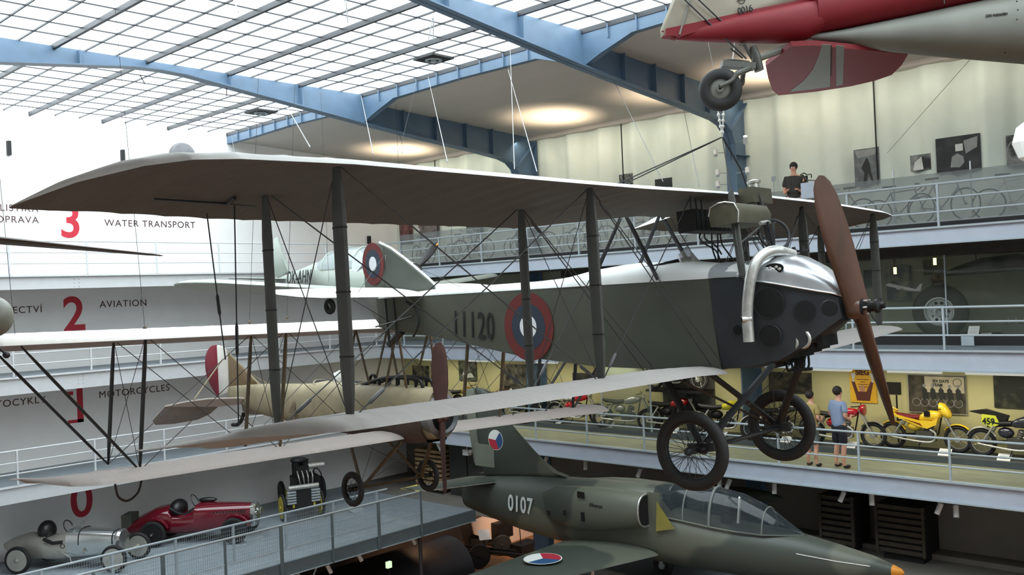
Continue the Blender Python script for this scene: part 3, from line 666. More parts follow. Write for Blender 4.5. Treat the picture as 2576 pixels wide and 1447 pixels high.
# cabane
for a, b, w in (((-.80, -.40, 1.82), (-1.32, -.44, 1.06), .05), ((-.78, -.40, 1.82), (-.42, -.44, 1.0), .055), ((-.80, .40, 1.82), (-1.32, .44, 1.06), .05), ((-.78, .40, 1.82), (-.42, .44, 1.0), .055)):
    strut(P, a, b, w, M_bstrut, 'cabane_strut', taper=.8)
ct = B1.on(1838, 483, 1, -.3); cb = B1.on(1868, 696, 1, -.44)
CAB_T, CAB_B = ct.copy(), cb.copy()
strut(P, ct, cb, .09, M_strut, 'cabane_strut', taper=.7); strut(P, (ct.x, .35, ct.z), (cb.x, .42, cb.z), .07, M_strut, 'cabane_strut', taper=.7)
# radiator, tank and their pipes under and before the centre section
a = B1.on(1735, 527, 0, .05); c = B1.on(1846, 585, 0, .05)
rad = MB().box((-.12, a.y, c.z), (.10, c.y, a.z)).obj('radiator', M_black, P, smooth=False)
for k in range(9): MB().box((.10, a.y + .02 + k * (c.y - a.y - .04) / 9, c.z + .01), (.108, a.y + .03 + k * (c.y - a.y - .04) / 9, a.z - .01)).obj('radiator_fin', M_iron, rad, smooth=False)
for k in range(3):
    MB().cyl((0, a.y + .12 + k * .12, a.z - .01), (0, a.y + .12 + k * .12, 1.86), .008, 6).obj('hanger', M_bstrut, rad)
a = B1.on(1850, 503, 0, .62); c = B1.on(1940, 575, 0, .62)
ty0, ty1, tz0, tz1 = a.y, c.y, c.z + .05, a.z
prof = []
for x, z in ((.30, tz0), (.62, tz0 + .0), (.64, tz1 - .12), (.60, tz1 - .03), (.50, tz1), (.42, tz1), (.32, tz1 - .03), (.29, tz1 - .12)): prof.append((x, z))
tank = MB().prism([(x, (ty0 + ty1) / 2, z) for x, z in prof], (0, ty1 - ty0, 0)).obj('header_tank', mat('dull_olive_tank', (.33, .32, .26), .5, metal=.2, var=.2, scale=9), P, ang=60)
MB().tube([(x, ty0 - .004, z) for x, z in prof[1:]], .009, 5).obj('tank_seam', M_exh, tank)
a = B1.on(1879, 497, 0, .45); c = B1.on(1925, 478, 0, .45)
MB().box((.35, a.y, a.z - .06), (.52, c.y, c.z)).obj('filler_box', mat('dull_olive_tank', (.33, .32, .26)), tank, smooth=False)
q = B1.on(1900, 478, 0, .45); MB().lathe((.44, q.y, q.z), (0, 0, 1), [(.06, 0), (.055, .07), (.075, .075), (.08, .10), (.02, .12)], 18).obj('filler_cap', M_exh, tank)
# ring mount with its V bars and long rod
rcx = B1.on(1948, 590, 0, .75); R_ = .17
rg = MB().torus((.75, rcx.y, rcx.z), (.75, -.55, .25), R_, .017, 36, 8).obj('ring_mount', M_bstrut, P)
for k in (-1, 1): MB().bar((.75, rcx.y - .06, rcx.z - .16), (.75 - .02, rcx.y + k * .07 - .02, rcx.z + .14), .03, .02).obj('ring_bar', M_bstrut, rg)
MB().cyl(B1.on(1925, 560, 0, .7), B1.on(1858, 615, 0, .55), .012, 8).obj('ring_rod', M_strut, rg)
MB().tube([B1.on(1912, 562, 0, .7), B1.on(1950, 556, 0, .7)], .022, 8).obj('ring_clamp', M_exh, rg)
for pts in (((1762, 588), (1760, 600), (1775, 615), (1800, 630), (1812, 655)), ((1772, 588), (1775, 602), (1800, 618), (1815, 640)), ((1812, 588), (1815, 612), (1830, 635), (1850, 660)), ((1790, 588), (1792, 625), (1802, 655)), ((1805, 588), (1806, 640), (1808, 660))):
    MB().tube(catmull([B1.on(x, y, 0, .1) for x, y in pts], 4), .009, 6).obj('water_pipe', M_wireb, P)
for k, (x0, y0, x1, y1) in enumerate(((1870, 600, 1885, 645), (1905, 585, 1925, 630), (1915, 590, 1948, 628), (1880, 585, 1868, 640))):
    MB().cyl(B1.on(x0, y0, 0, .5), B1.on(x1, y1, 0, .6), .008, 6).obj('control_rod', M_bstrut, P)
# undercarriage
for sd in (-1, 1):
    wc = Vector((.02 if sd < 0 else .18, sd * .9, -.82)); v = Vector((wc.x + .04, sd * .74, -.80))
    spoked_wheel(P, wc, (0, 1, 0), .415, .062, M_tyre, M_bstrut, nsp=44)
    strut(P, v, (-.52, sd * .42, -.03), .085, M_bstrut, 'undercarriage_strut', taper=.85); strut(P, v, (.78, sd * .36, -.02), .085, M_bstrut, 'undercarriage_strut', taper=.85)
    MB().box((v.x - .16, v.y - .03, v.z - .05), (v.x + .14, v.y + .03, v.z + .03)).obj('axle_block', M_bstrut, P, smooth=False)
    MB().torus((v.x, v.y, v.z - .02), (0, 1, 0), .05, .02, 14, 6).obj('shock_cord', M_strut, P)
strut(P, (.06, -.86, -.82), (.22, .86, -.83), .11, M_bstrut, 'axle_fairing', taper=.9, deep=.4)
strut(P, (-.06, -.74, -.84), (.10, .74, -.84), .04, M_bstrut, 'spreader_bar', taper=.9)
wire(P, (.1, -.72, -.78), (.75, .36, 0), .005); wire(P, (.2, .72, -.78), (.75, -.36, 0), .005); strut(P, (-.45, -.42, -.05), (.15, .70, -.78), .045, M_bstrut, 'cross_brace', taper=.85)
# aileron cables that drop from the upper wing, each with a turnbuckle
for (x0, y0), (x1, y1) in (((520, 536), (567, 905)), ((589, 500), (600, 1072))):
    a = B1.on(x0, y0, 0, -1.15 if x0 < 560 else -.95); b = B1.on(x1, y1, 0, -1.15 if x0 < 560 else -.95); w = MB().cyl(a, b, .0055, 6).obj('aileron_cable', M_wireb, P)
    d = (b - a); MB().tube([a + d * .55, a + d * .57, a + d * .68, a + d * .70], [.006, .013, .013, .006], 6).obj('turnbuckle', M_wireb, w)
a = B1.on(388, 500, 2, 1.72); b = B1.on(645, 517, 2, 1.74)
MB().cyl(a, b, .008, 6).obj('aileron_rod', M_bstrut, P); c = B1.on(590, 497, 2, 1.74); MB().tube([B1.on(570, 515, 2, 1.72), c], .014, 6).obj('aileron_horn', M_bstrut, P)
# skid hoop below the near part of the lower wing
# ================================================================== CREAM BIPLANE (lower left, behind)
B2 = Fr((0, -1, .01), (1, 0, -.033), (.033, .01, 1), (11.383, 13.751, 7.483))
b2 = thing('biplane', 'cream and brown biplane numbered 4 with a red and white rudder, hanging lower left', 'aeroplane', B2.M)
P = b2
M_cream = mat('cream_doped_fabric', (.53, .49, .39), .7, var=.16, scale=4, bump=.08)
M_crw = mat('pinkish_grey_wing_fabric', (.60, .565, .545), .85, var=.05, scale=6, stretch=(1, 6, 1))
M_crwt = mat('off_white_wing_fabric', (.72, .70, .68), .85, var=.05, scale=6, stretch=(1, 6, 1))
M_bwood = mat('dark_brown_wood', (.30, .24, .15), .5, var=.3, scale=8)
M_blk = mat('black_varnished_strut', (.07, .06, .055), .5, var=.1)
for s in (-1, 1):
    f_ = .92 if s > 0 else 1.0
    K = [(0, 0, 0, 0, 0), (s * 7.2 * f_, .58, 1.88, -1.2, 1.77), (s * 7.8 * f_, .3, 1.86, -1.25, 1.78), (s * 8.1 * f_, -.9, 1.82, -1.3, 1.80)]
    if s < 0: K[0] = (0, .55, 1.97, -1.2, 1.87)
    else: K[0] = (.01, .55, 1.97, -1.2, 1.87)
    w = wing(K, [M_crwt, M_crw], 'upper_wing', P, camber=.16, sag=.010, scallop=.03)
    K = [(s * .36, .50, -.10, -1.2, -.20), (s * 5.4, .55, -.14, -1.2, -.24), (s * 5.9, .48, -.14, -1.15, -.24), (s * 6.2, .20, -.14, -1.1, -.22), (s * 6.35, -.25, -.13, -1.1, -.2), (s * 6.5, -.85, -.1, -1.1, -.12), (s * 6.62, -1.0, -.1, -1.06, -.1)]
    wing(K, M_crw, 'lower_wing', P, camber=.12, sag=.006, scallop=.02)
rings = []
for x, w, t, b in ((-6.4, .02, .66, .40), (-6.0, .10, .70, .32), (-5.0, .22, .76, .09), (-4.3, .29, .78, .03), (-3.6, .35, .80, -.02), (-2.9, .39, .82, -.07), (-2.3, .40, .90, -.09), (-1.6, .41, .90, -.10), (-.9, .41, .86, -.12), (-.2, .41, .86, -.14), (.4, .40, .86, -.16), (.9, .37, .84, -.13), (1.15, .33, .80, -.08)):
    c = (t + b) / 2; h = (t - b) / 2
    rings.append([(x, w * abs(math.cos(a)) ** .6 * (1 if math.cos(a) >= 0 else -1), c + h * abs(math.sin(a)) ** (.75 if math.sin(a) > 0 else .9) * (1 if math.sin(a) >= 0 else -1)) for a in [2 * PI * k / 24 for k in range(24)]])
f2 = MB().loft(rings).obj('fuselage', M_cream, P, ang=60)
M_belly = mat('dark_brown_belly', (.26, .20, .17), .6, var=.2)
rings = []
for x, w, b in ((-1.6, .40, -.10), (-.8, .42, -.13), (0, .42, -.16), (.6, .41, -.17), (1.0, .37, -.13)):
    rings.append([(x, -w - .012, .30), (x, -w * .99 - .01, .05), (x, -w * .6, b - .02), (x, w * .6, b - .02), (x, w * .99 + .01, .05), (x, w + .012, .30)])
MB().loft(rings, closed=False, cap=False).obj('belly_panel', M_belly, P)
MB().lathe((1.14, 0, .34), (1, 0, 0), [(.40, -.14), (.41, -.04), (.39, .04), (.32, .10), (.30, .06), (.28, .02)], 32).obj('nose_ring', mat('dull_nose_metal', (.42, .43, .44), .5, metal=.4), P)
MB().lathe((1.14, 0, .34), (1, 0, 0), [(.30, .02), (.30, .03), (.01, .03)], 24).obj('nose_opening', M_hole, P)
for cx in (-2.35, -1.35):
    o = MB().lathe((0, 0, 0), (0, 0, 1), [(1, 0), (1, .03), (.001, .032)], 24); o.v = [(cx + v[0] * .34, v[1] * .26, .875 + v[2] - .09 * v[1] ** 2) for v in o.v]; c = o.obj('cockpit_opening', M_hole, P)
    MB().tube([(cx + .35 * math.cos(2 * PI * k / 24), .27 * math.sin(2 * PI * k / 24), .90 - .09 * math.sin(2 * PI * k / 24) ** 2) for k in range(25)], .02, 6).obj('cockpit_rim', M_cream, c)
w2 = MB(); a = []; b = []
for k in range(9):
    t = -PI / 2 + PI * k / 8; a.append((-1.9 + .10 * math.cos(t), .2 * math.sin(t), .9)); b.append((-2.0 + .05 * math.cos(t), .13 * math.sin(t), 1.12 - .06 * abs(math.sin(t))))
w2 = w2.loft([a, b], cap=False, closed=False).obj('windscreen', glassmat('windscreen_celluloid2', (.85, .85, .82), .5), P); w2.modifiers.new('thickness', 'SOLIDIFY').thickness = .004
for y in (-.12, .14):
    e = MB().tube(catmull([(-1.9, y * 2.6, .35), (-1.4, y * 2.2, .62), (-.9, y * 1.3, .86), (-.3, y, 1.0), (.4, y, 1.0), (.7, y, .96), (.78, y, .84)], 5), .035, 8).obj('exhaust_manifold', M_iron, P)
    for k in range(5): MB().cyl((-.5 + k * .27, y, .83), (-.5 + k * .27, y, .99), .028, 8).obj('exhaust_port', M_iron, e)
for k in range(3): MB().ball((.2 + .3 * k, -.43, .48), .05, 10, 6, sc=(2, .5, .6)).obj('cowl_blister', M_cream, P)
MB().torus((-.85, 0, .95), (0, 1, 0), .09, .03, 18, 8).obj('gun_ring', M_iron, P)
p = B2.on(735, 1030, 1, -.39); text('4', .40, (p.x - .1, -.415, p.z - .2), (1, .0, 0), (0, 0, 1), mat('faded_brown_number', (.40, .34, .28), .8), f2, name='fuselage_number', label='faded brown number 4')
# tail group
T = lambda px, py: B2.on(px, py, 1, 0)
M_r2 = mat('faded_red_fabric', (.45, .10, .16), .8, var=.08)
outline(P, catmull([T(*q) for q in ((545, 868), (530, 872), (520, 888), (517, 915), (521, 945), (533, 975), (548, 998), (551, 990))], 3) + [T(549, 930), T(547, 890)], .05, M_r2, 'rudder', label='red outer half of the rudder')
outline(P, [T(*q) for q in ((547, 868), (562, 872), (573, 884), (575, 940), (576, 985), (553, 997), (550, 930), (548, 890))], .05, mat('white_rudder_fabric', (.80, .78, .75), .8, var=.05), 'rudder_white_half', label='white half of the rudder')
outline(P, [T(*q) for q in ((574, 886), (600, 912), (630, 945), (656, 970), (620, 974), (577, 978))], .05, mat('brown_fin_fabric', (.52, .44, .33), .8, var=.1), 'fin')
MB().tube([T(572, 884), T(657, 971)], .018, 6).obj('fin_edge', M_cream, P)
ST = [B2.on(415, 1022, 0, -6.35), B2.on(470, 1010, 0, -6.05), B2.on(525, 1003, 0, -5.8), B2.on(600, 1001, 0, -5.5), B2.on(640, 1004, 0, -5.2), B2.on(640, 1012, 0, -5.5), B2.on(548, 1022, 0, -6.3)]
MB().prism(ST, (0, 0, .03)).obj('tailplane', M_crwt, P, ang=60)
mir = [Vector((p.x, -p.y, p.z)) for p in ST]; MB().prism(mir, (0, 0, .03)).obj('tailplane', M_crwt, P, ang=60)
EL = [B2.on(415, 1023, 0, -6.37), B2.on(549, 1023, 0, -6.33), B2.on(528, 1042, 0, -6.5), B2.on(498, 1056, 0, -6.65), B2.on(440, 1066, 0, -6.75), B2.on(392, 1069, 0, -6.75), B2.on(384, 1058, 0, -6.6)]
MB().prism(EL, (.03, 0, .01)).obj('elevator', mat('grey_elevator_fabric', (.52, .50, .49), .85, var=.05), P, ang=60)
MB().prism([Vector((p.x, -p.y, p.z)) for p in EL], (.03, 0, .01)).obj('elevator', MATS['grey_elevator_fabric'], P, ang=60)
MB().tube([T(564, 905) + Vector((0, -.05, 0)), B2.on(488, 1006, 0, -5.95)], .016, 6).obj('tail_brace', M_cream, P)
MB().tube([T(564, 905) + Vector((0, .05, 0)), (-5.95, 1.1, .5)], .016, 6).obj('tail_brace', M_cream, P)
MB().tube(catmull([B2.on(613, 1040, 1, 0), B2.on(607, 1058, 1, 0), B2.on(598, 1068, 1, 0), B2.on(585, 1069, 1, 0)], 4), .045, 8).obj('tail_skid', M_blk, P)
# struts and rigging
S = {}
for sd in (-1, 1):
    for nm, x0, x1 in (('F', 0, .257), ('R', -1.117, -.86)):
        for io, y in (('o', 5.126), ('i', 2.685)):
            S[(nm, io, sd, 0)] = Vector((x0, sd * y, -.03 - .009 * y)); S[(nm, io, sd, 1)] = Vector((x1, sd * y, 2.0 - .009 * y - (.05 if nm == 'R' else 0)))
            strut(P, S[(nm, io, sd, 0)], S[(nm, io, sd, 1)], .10, M_blk if io == 'o' else M_bwood, deep=.5)
    for nm in 'FR':
        WR((nm, 'o', sd, 0), (nm, 'i', sd, 1), r=.007); WR((nm, 'i', sd, 0), (nm, 'o', sd, 1), r=.007)
        WR((nm, 'i', sd, 0), Vector((.2 if nm == 'F' else -.9, sd * .4, 1.98)), r=.006); WR((nm, 'i', sd, 1), Vector((.1 if nm == 'F' else -1, sd * .4, .0)), r=.006)
        tp = Vector((.2 if nm == 'F' else -.9, sd * 6.85, 1.86 - (0 if nm == 'F' else .05)))
        strut(P, S[(nm, 'o', sd, 0)], tp, .085, M_blk, 'overhang_strut', deep=.5)
    for io in 'oi':
        WR(('F', io, sd, 0), ('R', io, sd, 1), r=.005); WR(('R', io, sd, 0), ('F', io, sd, 1), r=.005)
        for nm in 'FR':   # stub struts that stand below the lower wing
            q = S[(nm, io, sd, 0)]
            if io == 'i': MB().tube([q, q + Vector((0, 0, -.02))], .03, 8).obj('strut_fitting', M_blk, P)
for tx, ty, legs in ((-.85, -.4, ((-1.25, .85), (-.5, .9))), (.42, -.4, ((0.0, .86), (.62, .84))), (-.85, .4, ((-1.25, .85), (-.5, .9))), (.42, .4, ((0.0, .86), (.62, .84)))):
    for lx, lz in legs: strut(P, (tx, ty, 1.96), (lx, ty * .92, lz), .065, M_bwood, 'cabane_strut', taper=.8)
hc = B2.on(1111, 1052, 0, 1.28)
pr = MB().lathe((1.22, hc.y, hc.z), (1, 0, 0), [(.09, 0), (.11, .05), (.11, .1), (.06, .14), (.05, .2), (.01, .22)], 16).obj('propeller', mat('red_brown_propeller_wood', (.23, .13, .11), .4, var=.2, scale=5), P)
for sg in (1, -1):
    blade(pr, (1.28, hc.y, hc.z), (0, -.02 * sg, sg), (1, 0, 0), 1.37, MATS['red_brown_propeller_wood'], wid=.15)
for sd in (-1, 1):
    wc = Vector((-.34, sd * .93, -1.02)); v = wc + Vector((.02, -sd * .2, 0))
    spoked_wheel(P, wc, (0, 1, 0), .325, .055, M_tyre, M_iron, nsp=28)
    strut(P, v, (-1.2, sd * .38, -.12), .08, M_bwood, 'undercarriage_strut', taper=.85); strut(P, v, (.45, sd * .38, -.14), .09, M_bwood, 'undercarriage_strut', taper=.85)
strut(P, (-.34, -.93, -1.02), (-.34, .93, -1.02), .10, M_bwood, 'axle_fairing', taper=.9)
wire(P, (-.3, -.8, -1), (.45, .38, -.14)); wire(P, (-.3, .8, -1), (.45, -.38, -.14)); wire(P, (-.3, -.8, -1), (-1.2, .38, -.14)); wire(P, (-.3, .8, -1), (-1.2, -.38, -.14))
for a, b, c in (((290, 1215), (322, 1260), (357, 1208)), ((1290, 1043), (1325, 1064), (1377, 1026))):
    q = [B2.on(*a, 0, 0), B2.on(a[0] + 8, (a[1] + b[1] * 2) / 3 + 4, 0, 0), B2.on(*b, 0, 0), B2.on((b[0] + c[0]) / 2 + 8, (b[1] + c[1]) / 2 + 6, 0, 0), B2.on(*c, 0, 0)]
    MB().tube(catmull(q, 5), .018, 6).obj('skid_hoop', M_blk, P)
for x, y in ((40, 850), (222, 838), (365, 826), (628, 812), (722, 800)):
    p = B2.on(x, y, 0, .1); MB().ball(p, .03, 6, 4).obj('wing_fitting', M_bwood, P)
# ================================================================== CAMOUFLAGED JET TRAINER (lower right)
J = Fr((.0072, -.99997, 0), (.99997, .0072, 0), (0, 0, 1), (16.273, 6.237, 3.401))
jet = thing('jet_trainer', 'camouflaged grey green jet numbered 0107 with bubble canopy and orange nose tip, lower right', 'aeroplane', J.M)
P = jet
def camo(name, c1, c2, sc=.45):
    m = bpy.data.materials.new(name); m.use_nodes = True; nt = m.node_tree; b = nt.nodes['Principled BSDF']; b.inputs['Roughness'].default_value = .5
    tc = nt.nodes.new('ShaderNodeTexCoord'); no = nt.nodes.new('ShaderNodeTexNoise'); no.inputs['Scale'].default_value = sc; no.inputs['Detail'].default_value = 1.2
    r = nt.nodes.new('ShaderNodeValToRGB'); r.color_ramp.elements[0].position = .49; r.color_ramp.elements[1].position = .51
    r.color_ramp.elements[0].color = (*lin(c1), 1); r.color_ramp.elements[1].color = (*lin(c2), 1)
    nt.links.new(tc.outputs['Object'], no.inputs['Vector']); nt.links.new(no.outputs['Fac'], r.inputs['Fac']); nt.links.new(r.outputs['Color'], b.inputs['Base Color']); MATS[name] = m; return m
M_camo = camo('green_grey_camouflage', (.235, .26, .235), (.34, .355, .31))
def ell(x, w, t, b, n=24, py=.85, cy=0):
    c = (t + b) / 2; h = (t - b) / 2; sg = lambda v: 1 if v >= 0 else -1
    return [(x, cy + w * abs(math.cos(a)) ** py * sg(math.cos(a)), c + h * abs(math.sin(a)) ** py * sg(math.sin(a))) for a in [2 * PI * k / n for k in range(n)]]
SEC = [(0, .02, 1.46, 1.42), (-.15, .10, 1.54, 1.34), (-.5, .20, 1.64, 1.24), (-1.1, .31, 1.74, 1.08), (-1.8, .38, 1.84, .97), (-2.6, .43, 1.88, .90), (-3.6, .47, 1.92, .86), (-4.6, .50, 2.0, .84), (-5.0, .52, 2.42, .84), (-5.8, .54, 2.42, .84), (-6.8, .56, 2.37, .85), (-7.8, .55, 2.32, .88), (-8.8, .50, 2.25, .95), (-9.8, .44, 2.15, 1.10), (-10.5, .36, 2.05, 1.22), (-10.7, .33, 1.98, 1.26)]
M_orange = mat('orange_nose_paint', (.80, .52, .15), .5, var=.03)
fj = MB().loft([ell(*s) for s in SEC[1:]]).obj('fuselage', M_camo, P, ang=50)
MB().loft([ell(*s) for s in ((.02, .01, 1.45, 1.43), (-.03, .06, 1.50, 1.38), (-.17, .108, 1.548, 1.332))]).obj('nose_cone', M_orange, P, label='orange nose tip')
MB().lathe((-10.66, 0, 1.62), (-1, 0, 0), [(.30, 0), (.27, .12), (.22, .12), (.2, -.3), (.001, -.3)], 24).obj('exhaust_nozzle', M_iron, P)
# white seam along the nose
for s in (-1, 1): MB().tube([(x, s * (w + .012) * .93, (t + b) / 2 + (t - b) * .19) for x, w, t, b in [q[:4] for q in SEC[2:5]]], .008, 5).obj('nose_stripe', M_white, fj)
# intakes
for s in (-1, 1):
    rr = []
    for x, w, t, b in ((-4.98, .30, 2.34, 1.68), (-5.3, .32, 2.36, 1.60), (-6.0, .34, 2.36, 1.45), (-6.7, .31, 2.32, 1.36), (-7.4, .17, 2.24, 1.38), (-7.95, .02, 2.0, 1.5)):
        rr.append(ell(x, w, t, b, cy=s * (.56 if x > -6.8 else .50 if x > -7.5 else .46)))
    nac = MB().loft(rr).obj('engine_intake', M_camo, P, ang=50)
    lip = ell(-4.97, .30, 2.34, 1.68, cy=s * .56, n=32); MB().tube([(x + .0, y, z) for x, y, z in lip] + [lip[0]], .022, 8).obj('intake_lip', M_exh, nac)
    MB().loft([ell(-4.955, .28, 2.31, 1.71, cy=s * .56), ell(-5.05, .27, 2.30, 1.72, cy=s * .56)]).obj('intake_mouth', M_hole, nac)
    MB().box((-4.97, s * .50 - .01, 1.5), (-4.66, s * .50 + .01, 2.38)).obj('splitter_plate', MATS['green_grey_camouflage'], P, smooth=False)
tri = [J.on(q[0], q[1], 1, -.56) for q in ((1650, 1337), (1652, 1262), (1697, 1331))]
MB().prism(tri, (0, .004, 0)).obj('yellow_triangle', mat('dull_yellow_marking', (.50, .47, .22), .6, var=.1), fj)
p = J.on(1400, 1250, 1, -.92)
for (x, y, w_, h_) in ((1463, 1245, .10, .07), (1468, 1300, .05, .10), (1382, 1290, .05, .05), (1422, 1290, .04, .06)):
    p = J.on(x, y, 1, -.86); MB().box((p.x - w_, -.93 + .04, p.z - h_), (p.x + w_, -.885, p.z + h_)).obj('access_vent', M_iron, fj, smooth=False)
# canopy
rr = []; rb = []
for x, w, t, bs in ((-1.78, .02, 1.86, 1.84), (-2.1, .20, 2.02, 1.82), (-2.5, .33, 2.27, 1.80), (-3.0, .38, 2.46, 1.80), (-3.6, .40, 2.54, 1.82), (-4.2, .41, 2.52, 1.86), (-4.7, .41, 2.48, 1.88), (-5.02, .41, 2.44, 1.9)):
    rr.append([(x, w * math.cos(a), bs + (t - bs) * math.sin(a)) for a in [PI * k / 14 for k in range(15)]])
cn = MB().loft(rr, closed=False, cap=False).obj('canopy', glassmat('tinted_canopy_plexiglass', (.20, .23, .25), .55, rough=.08), P)
MB().tube([r[0] for r in rr], .022, 6).obj('canopy_frame', M_camo, cn); MB().tube([r[-1] for r in rr], .022, 6).obj('canopy_frame', M_camo, cn)
for i, wd_ in ((2, .016), (4, .03), (5, .016)): MB().tube(rr[i], wd_, 6).obj('canopy_arch', mat('grey_canopy_arch', (.42, .44, .43), .5), cn)
for x in (-3.0, -4.35):
    st = MB().box((x - .45, -.20, 1.75), (x - .25, .20, 2.30)).box((x - .30, -.2, 1.7), (x + .1, .2, 1.85)).obj('ejection_seat', mat('dark_seat', (.20, .20, .19), .7), P, smooth=False)
    MB().box((x - .26, -.12, 2.16), (x - .2, .12, 2.34)).obj('headrest', M_black, st, smooth=False)
p = J.on(1857, 1300, 1, -.2); MB().bar((p.x, -.1, 2.42), (p.x + .05, -.30, 1.95), .03, .09).obj('white_strap', M_white, P)
# fin, rudder, tailplane, wings
T = lambda px, py: J.on(px, py, 1, 0)
fin = outline(P, [T(*q) for q in ((1440, 1207), (1405, 1193), (1372, 1167), (1345, 1140), (1305, 1095), (1275, 1058))] + [(-9.75, 0, 3.95), (-10.0, 0, 4.25), (-10.35, 0, 4.3)] + [(-10.35, 0, 3.2), (-10.2, 0, 2.1)], .16, M_camo, 'fin')
outline(P, [(-10.36, 0, 4.3), (-10.75, 0, 4.22), (-10.68, 0, 3.4), (-10.5, 0, 2.35), (-10.25, 0, 2.3), (-10.36, 0, 3.2)], .10, mat('pale_rudder_grey', (.40, .42, .37), .5, var=.06), 'rudder')
MB().box((-10.42, -.09, 2.35), (-9.75, .09, 2.9)).obj('rudder_tab_panel', MATS['pale_rudder_grey'], fin, smooth=False)
rc = T(1253, 1106)
def flag_roundel(parent, c, n, up, R, m3=None, r=None):
    c = Vector(c); n = Vector(n).normalized(); u = Vector(up).normalized(); r = Vector(r) if r else u.cross(n)
    cols = m3 or [mat('badge_white', (.82, .84, .82), .6, var=0), mat('badge_red', (.62, .12, .20), .6, var=0), mat('badge_blue', (.12, .28, .45), .6, var=0)]
    MB().lathe(c, n, [(R * 1.06, 0), (R * 1.06, .003), (.001, .003)], 40).obj('badge_ring', cols[0], parent)
    for k, (a0, a1) in enumerate(((PI / 2 - .52, PI), (PI, PI * 3 / 2 + .52), (-PI / 2 + .52, PI / 2 - .52))):
        pts = [c + n * .005] + [c + n * .005 + (r * math.cos(a0 + (a1 - a0) * i / 16) + u * math.sin(a0 + (a1 - a0) * i / 16)) * R for i in range(17)]
        MB().prism(pts, n * .002).obj('badge_sector', cols[k], parent, smooth=False)
flag_roundel(fin, (rc.x, -.085, rc.z), (0, -1, 0), (.1, 0, 1), .235)
MB().lathe(T(1430, 1203) + Vector((0, 0, -.05)), (1, 0, 0), [(.01, -.5), (.02, .5)], 6).obj('antenna', M_iron, fin)
a = J.on(1275, 1283, 1, -.56); b = J.on(1330, 1287, 1, -.56)
text('0107', .37, (a.x, -.52, a.z + .0), (1, -.055, 0), (0, .06, 1), mat('number_white', (.72, .76, .76), .6, var=0), fj, sx=.72, space=1.15, bold=.012, name='fuselage_number', label='white fuselage number 0107')
text('Albatros', .075, (-6.2, -.905, 2.02), (1, 0, -.03), (0, 0, 1), M_black, fj, name='type_script')
def jwing(K, name):
    return wing(K, M_camo, name, P, rib=2.0, camber=.05, sag=0, scallop=0, thick=.09)
for s in (-1, 1):
    w = jwing([(s * .5, -4.75, 1.10, -7.3, 1.02), (s * 4.4, -5.35, 1.28, -6.75, 1.24), (s * 4.6, -5.6, 1.29, -6.7, 1.26)], 'wing')
    if s < 0:
        c = J.on(1366, 1418, 2, 1.26); flag_roundel(w, (c.x, c.y, 1.355), (0, 0, 1), (-.643, -.766, 0), .36, r=(.766, -.643, 0))
    MB().loft([ell(x, w_, 1.28 + w_, 1.28 - w_, n=16, py=1, cy=s * 4.73) for x, w_ in ((-4.6, .02), (-4.9, .12), (-5.6, .17), (-6.6, .13), (-7.2, .02))]).obj('tip_tank', M_camo, P)
    jwing([(s * .3, -9.5, 2.06, -10.75, 2.04), (s * 2.1, -10.15, 2.10, -10.9, 2.09), (s * 2.2, -10.3, 2.1, -10.85, 2.1)], 'tailplane')
    MB().tube([(-9.5, s * .3, 2.06), (-10.15, s * 2.1, 2.10)], .012, 6).obj('deicer_edge', M_exh, P)
# yellow tailplane tip marking
MB().prism([(-10.2, -2.0, 2.115), (-10.2, -2.2, 2.115), (-10.82, -2.2, 2.105), (-10.82, -1.7, 2.105)], (0, 0, .012)).obj('yellow_tip', mat('yellow_tip_paint', (.78, .72, .35), .6, var=.03), P)
for x, y in ((-1.9, 0), (-5.9, -1.25), (-5.9, 1.25)):
    lg = MB().cyl((x, y, 1.15), (x, y, .32), .05, 10).obj('landing_gear_leg', M_exh, P)
    MB().torus((x, y + .08, .26), (0, 1, 0), .18, .08, 24, 10).obj('wheel', M_tyre, lg); MB().cyl((x, y, .26), (x, y + .13, .26), .08, 12).obj('wheel_hub', M_rail, lg)
# the jet stands on a low grey deck
pd = thing('display_deck', 'grey display deck on posts carrying the camouflaged jet', 'platform')
MB().box((14.6, 6.5, 3.25), (18.9, 14.2, 3.40)).obj('deck_plate', mat('dark_grey_deck', (.30, .32, .33), .6, var=.1), pd, smooth=False)
for x in (14.8, 18.7):
    for y in (6.8, 10.4, 14.0): MB().box((x - .08, y - .08, 0), (x + .08, y + .08, 3.25)).obj('post', M_pillar, pd, smooth=False)
# ================================================================== RED AND GREY TAIL, upper right
Rt = Fr((.6855, -.728, 0), (.728, .6855, 0), (0, 0, 1), tuple(EYE + (CAMX * ((2040 - W / 2) / F) + CAMY * ((97 - H / 2) / F) + CAMZ) * 9.2))
rp = thing('red_tailed_aircraft', 'red and grey aircraft tail numbered 0016 with a tail wheel hanging top right', 'aeroplane', Rt.M)
P = rp
M_red2 = mat('dark_red_aircraft_paint', (.40, .045, .085), .6, var=.08, scale=3, spec=.3)
M_beige = mat('beige_grey_aircraft_paint', (.50, .47, .41), .6, var=.10, scale=5, bump=.05)
M_gry = mat('grey_aircraft_metal', (.41, .415, .385), .6, metal=.1, var=.10, scale=2)
T = lambda px, py: Rt.on(px, py, 1, 0)
# grey boom: the section grows from the tail wheel mounting towards the right
SEC = []
for px, yt, yb, w in ((2036, 88, 102, .05), (2110, 78, 112, .12), (2250, 50, 128, .22), (2400, 18, 142, .31), (2576, -18, 156, .40), (2760, -60, 172, .47), (2950, -100, 185, .52), (3500, -190, 215, .62), (4100, -260, 250, .68)):
    t = T(px, yt); b = T(px, yb); SEC.append((t.x, w, t.z, b.z))
bm_ = MB().loft([ell(*s) for s in SEC]).obj('rear_fuselage', M_gry, P, ang=50)
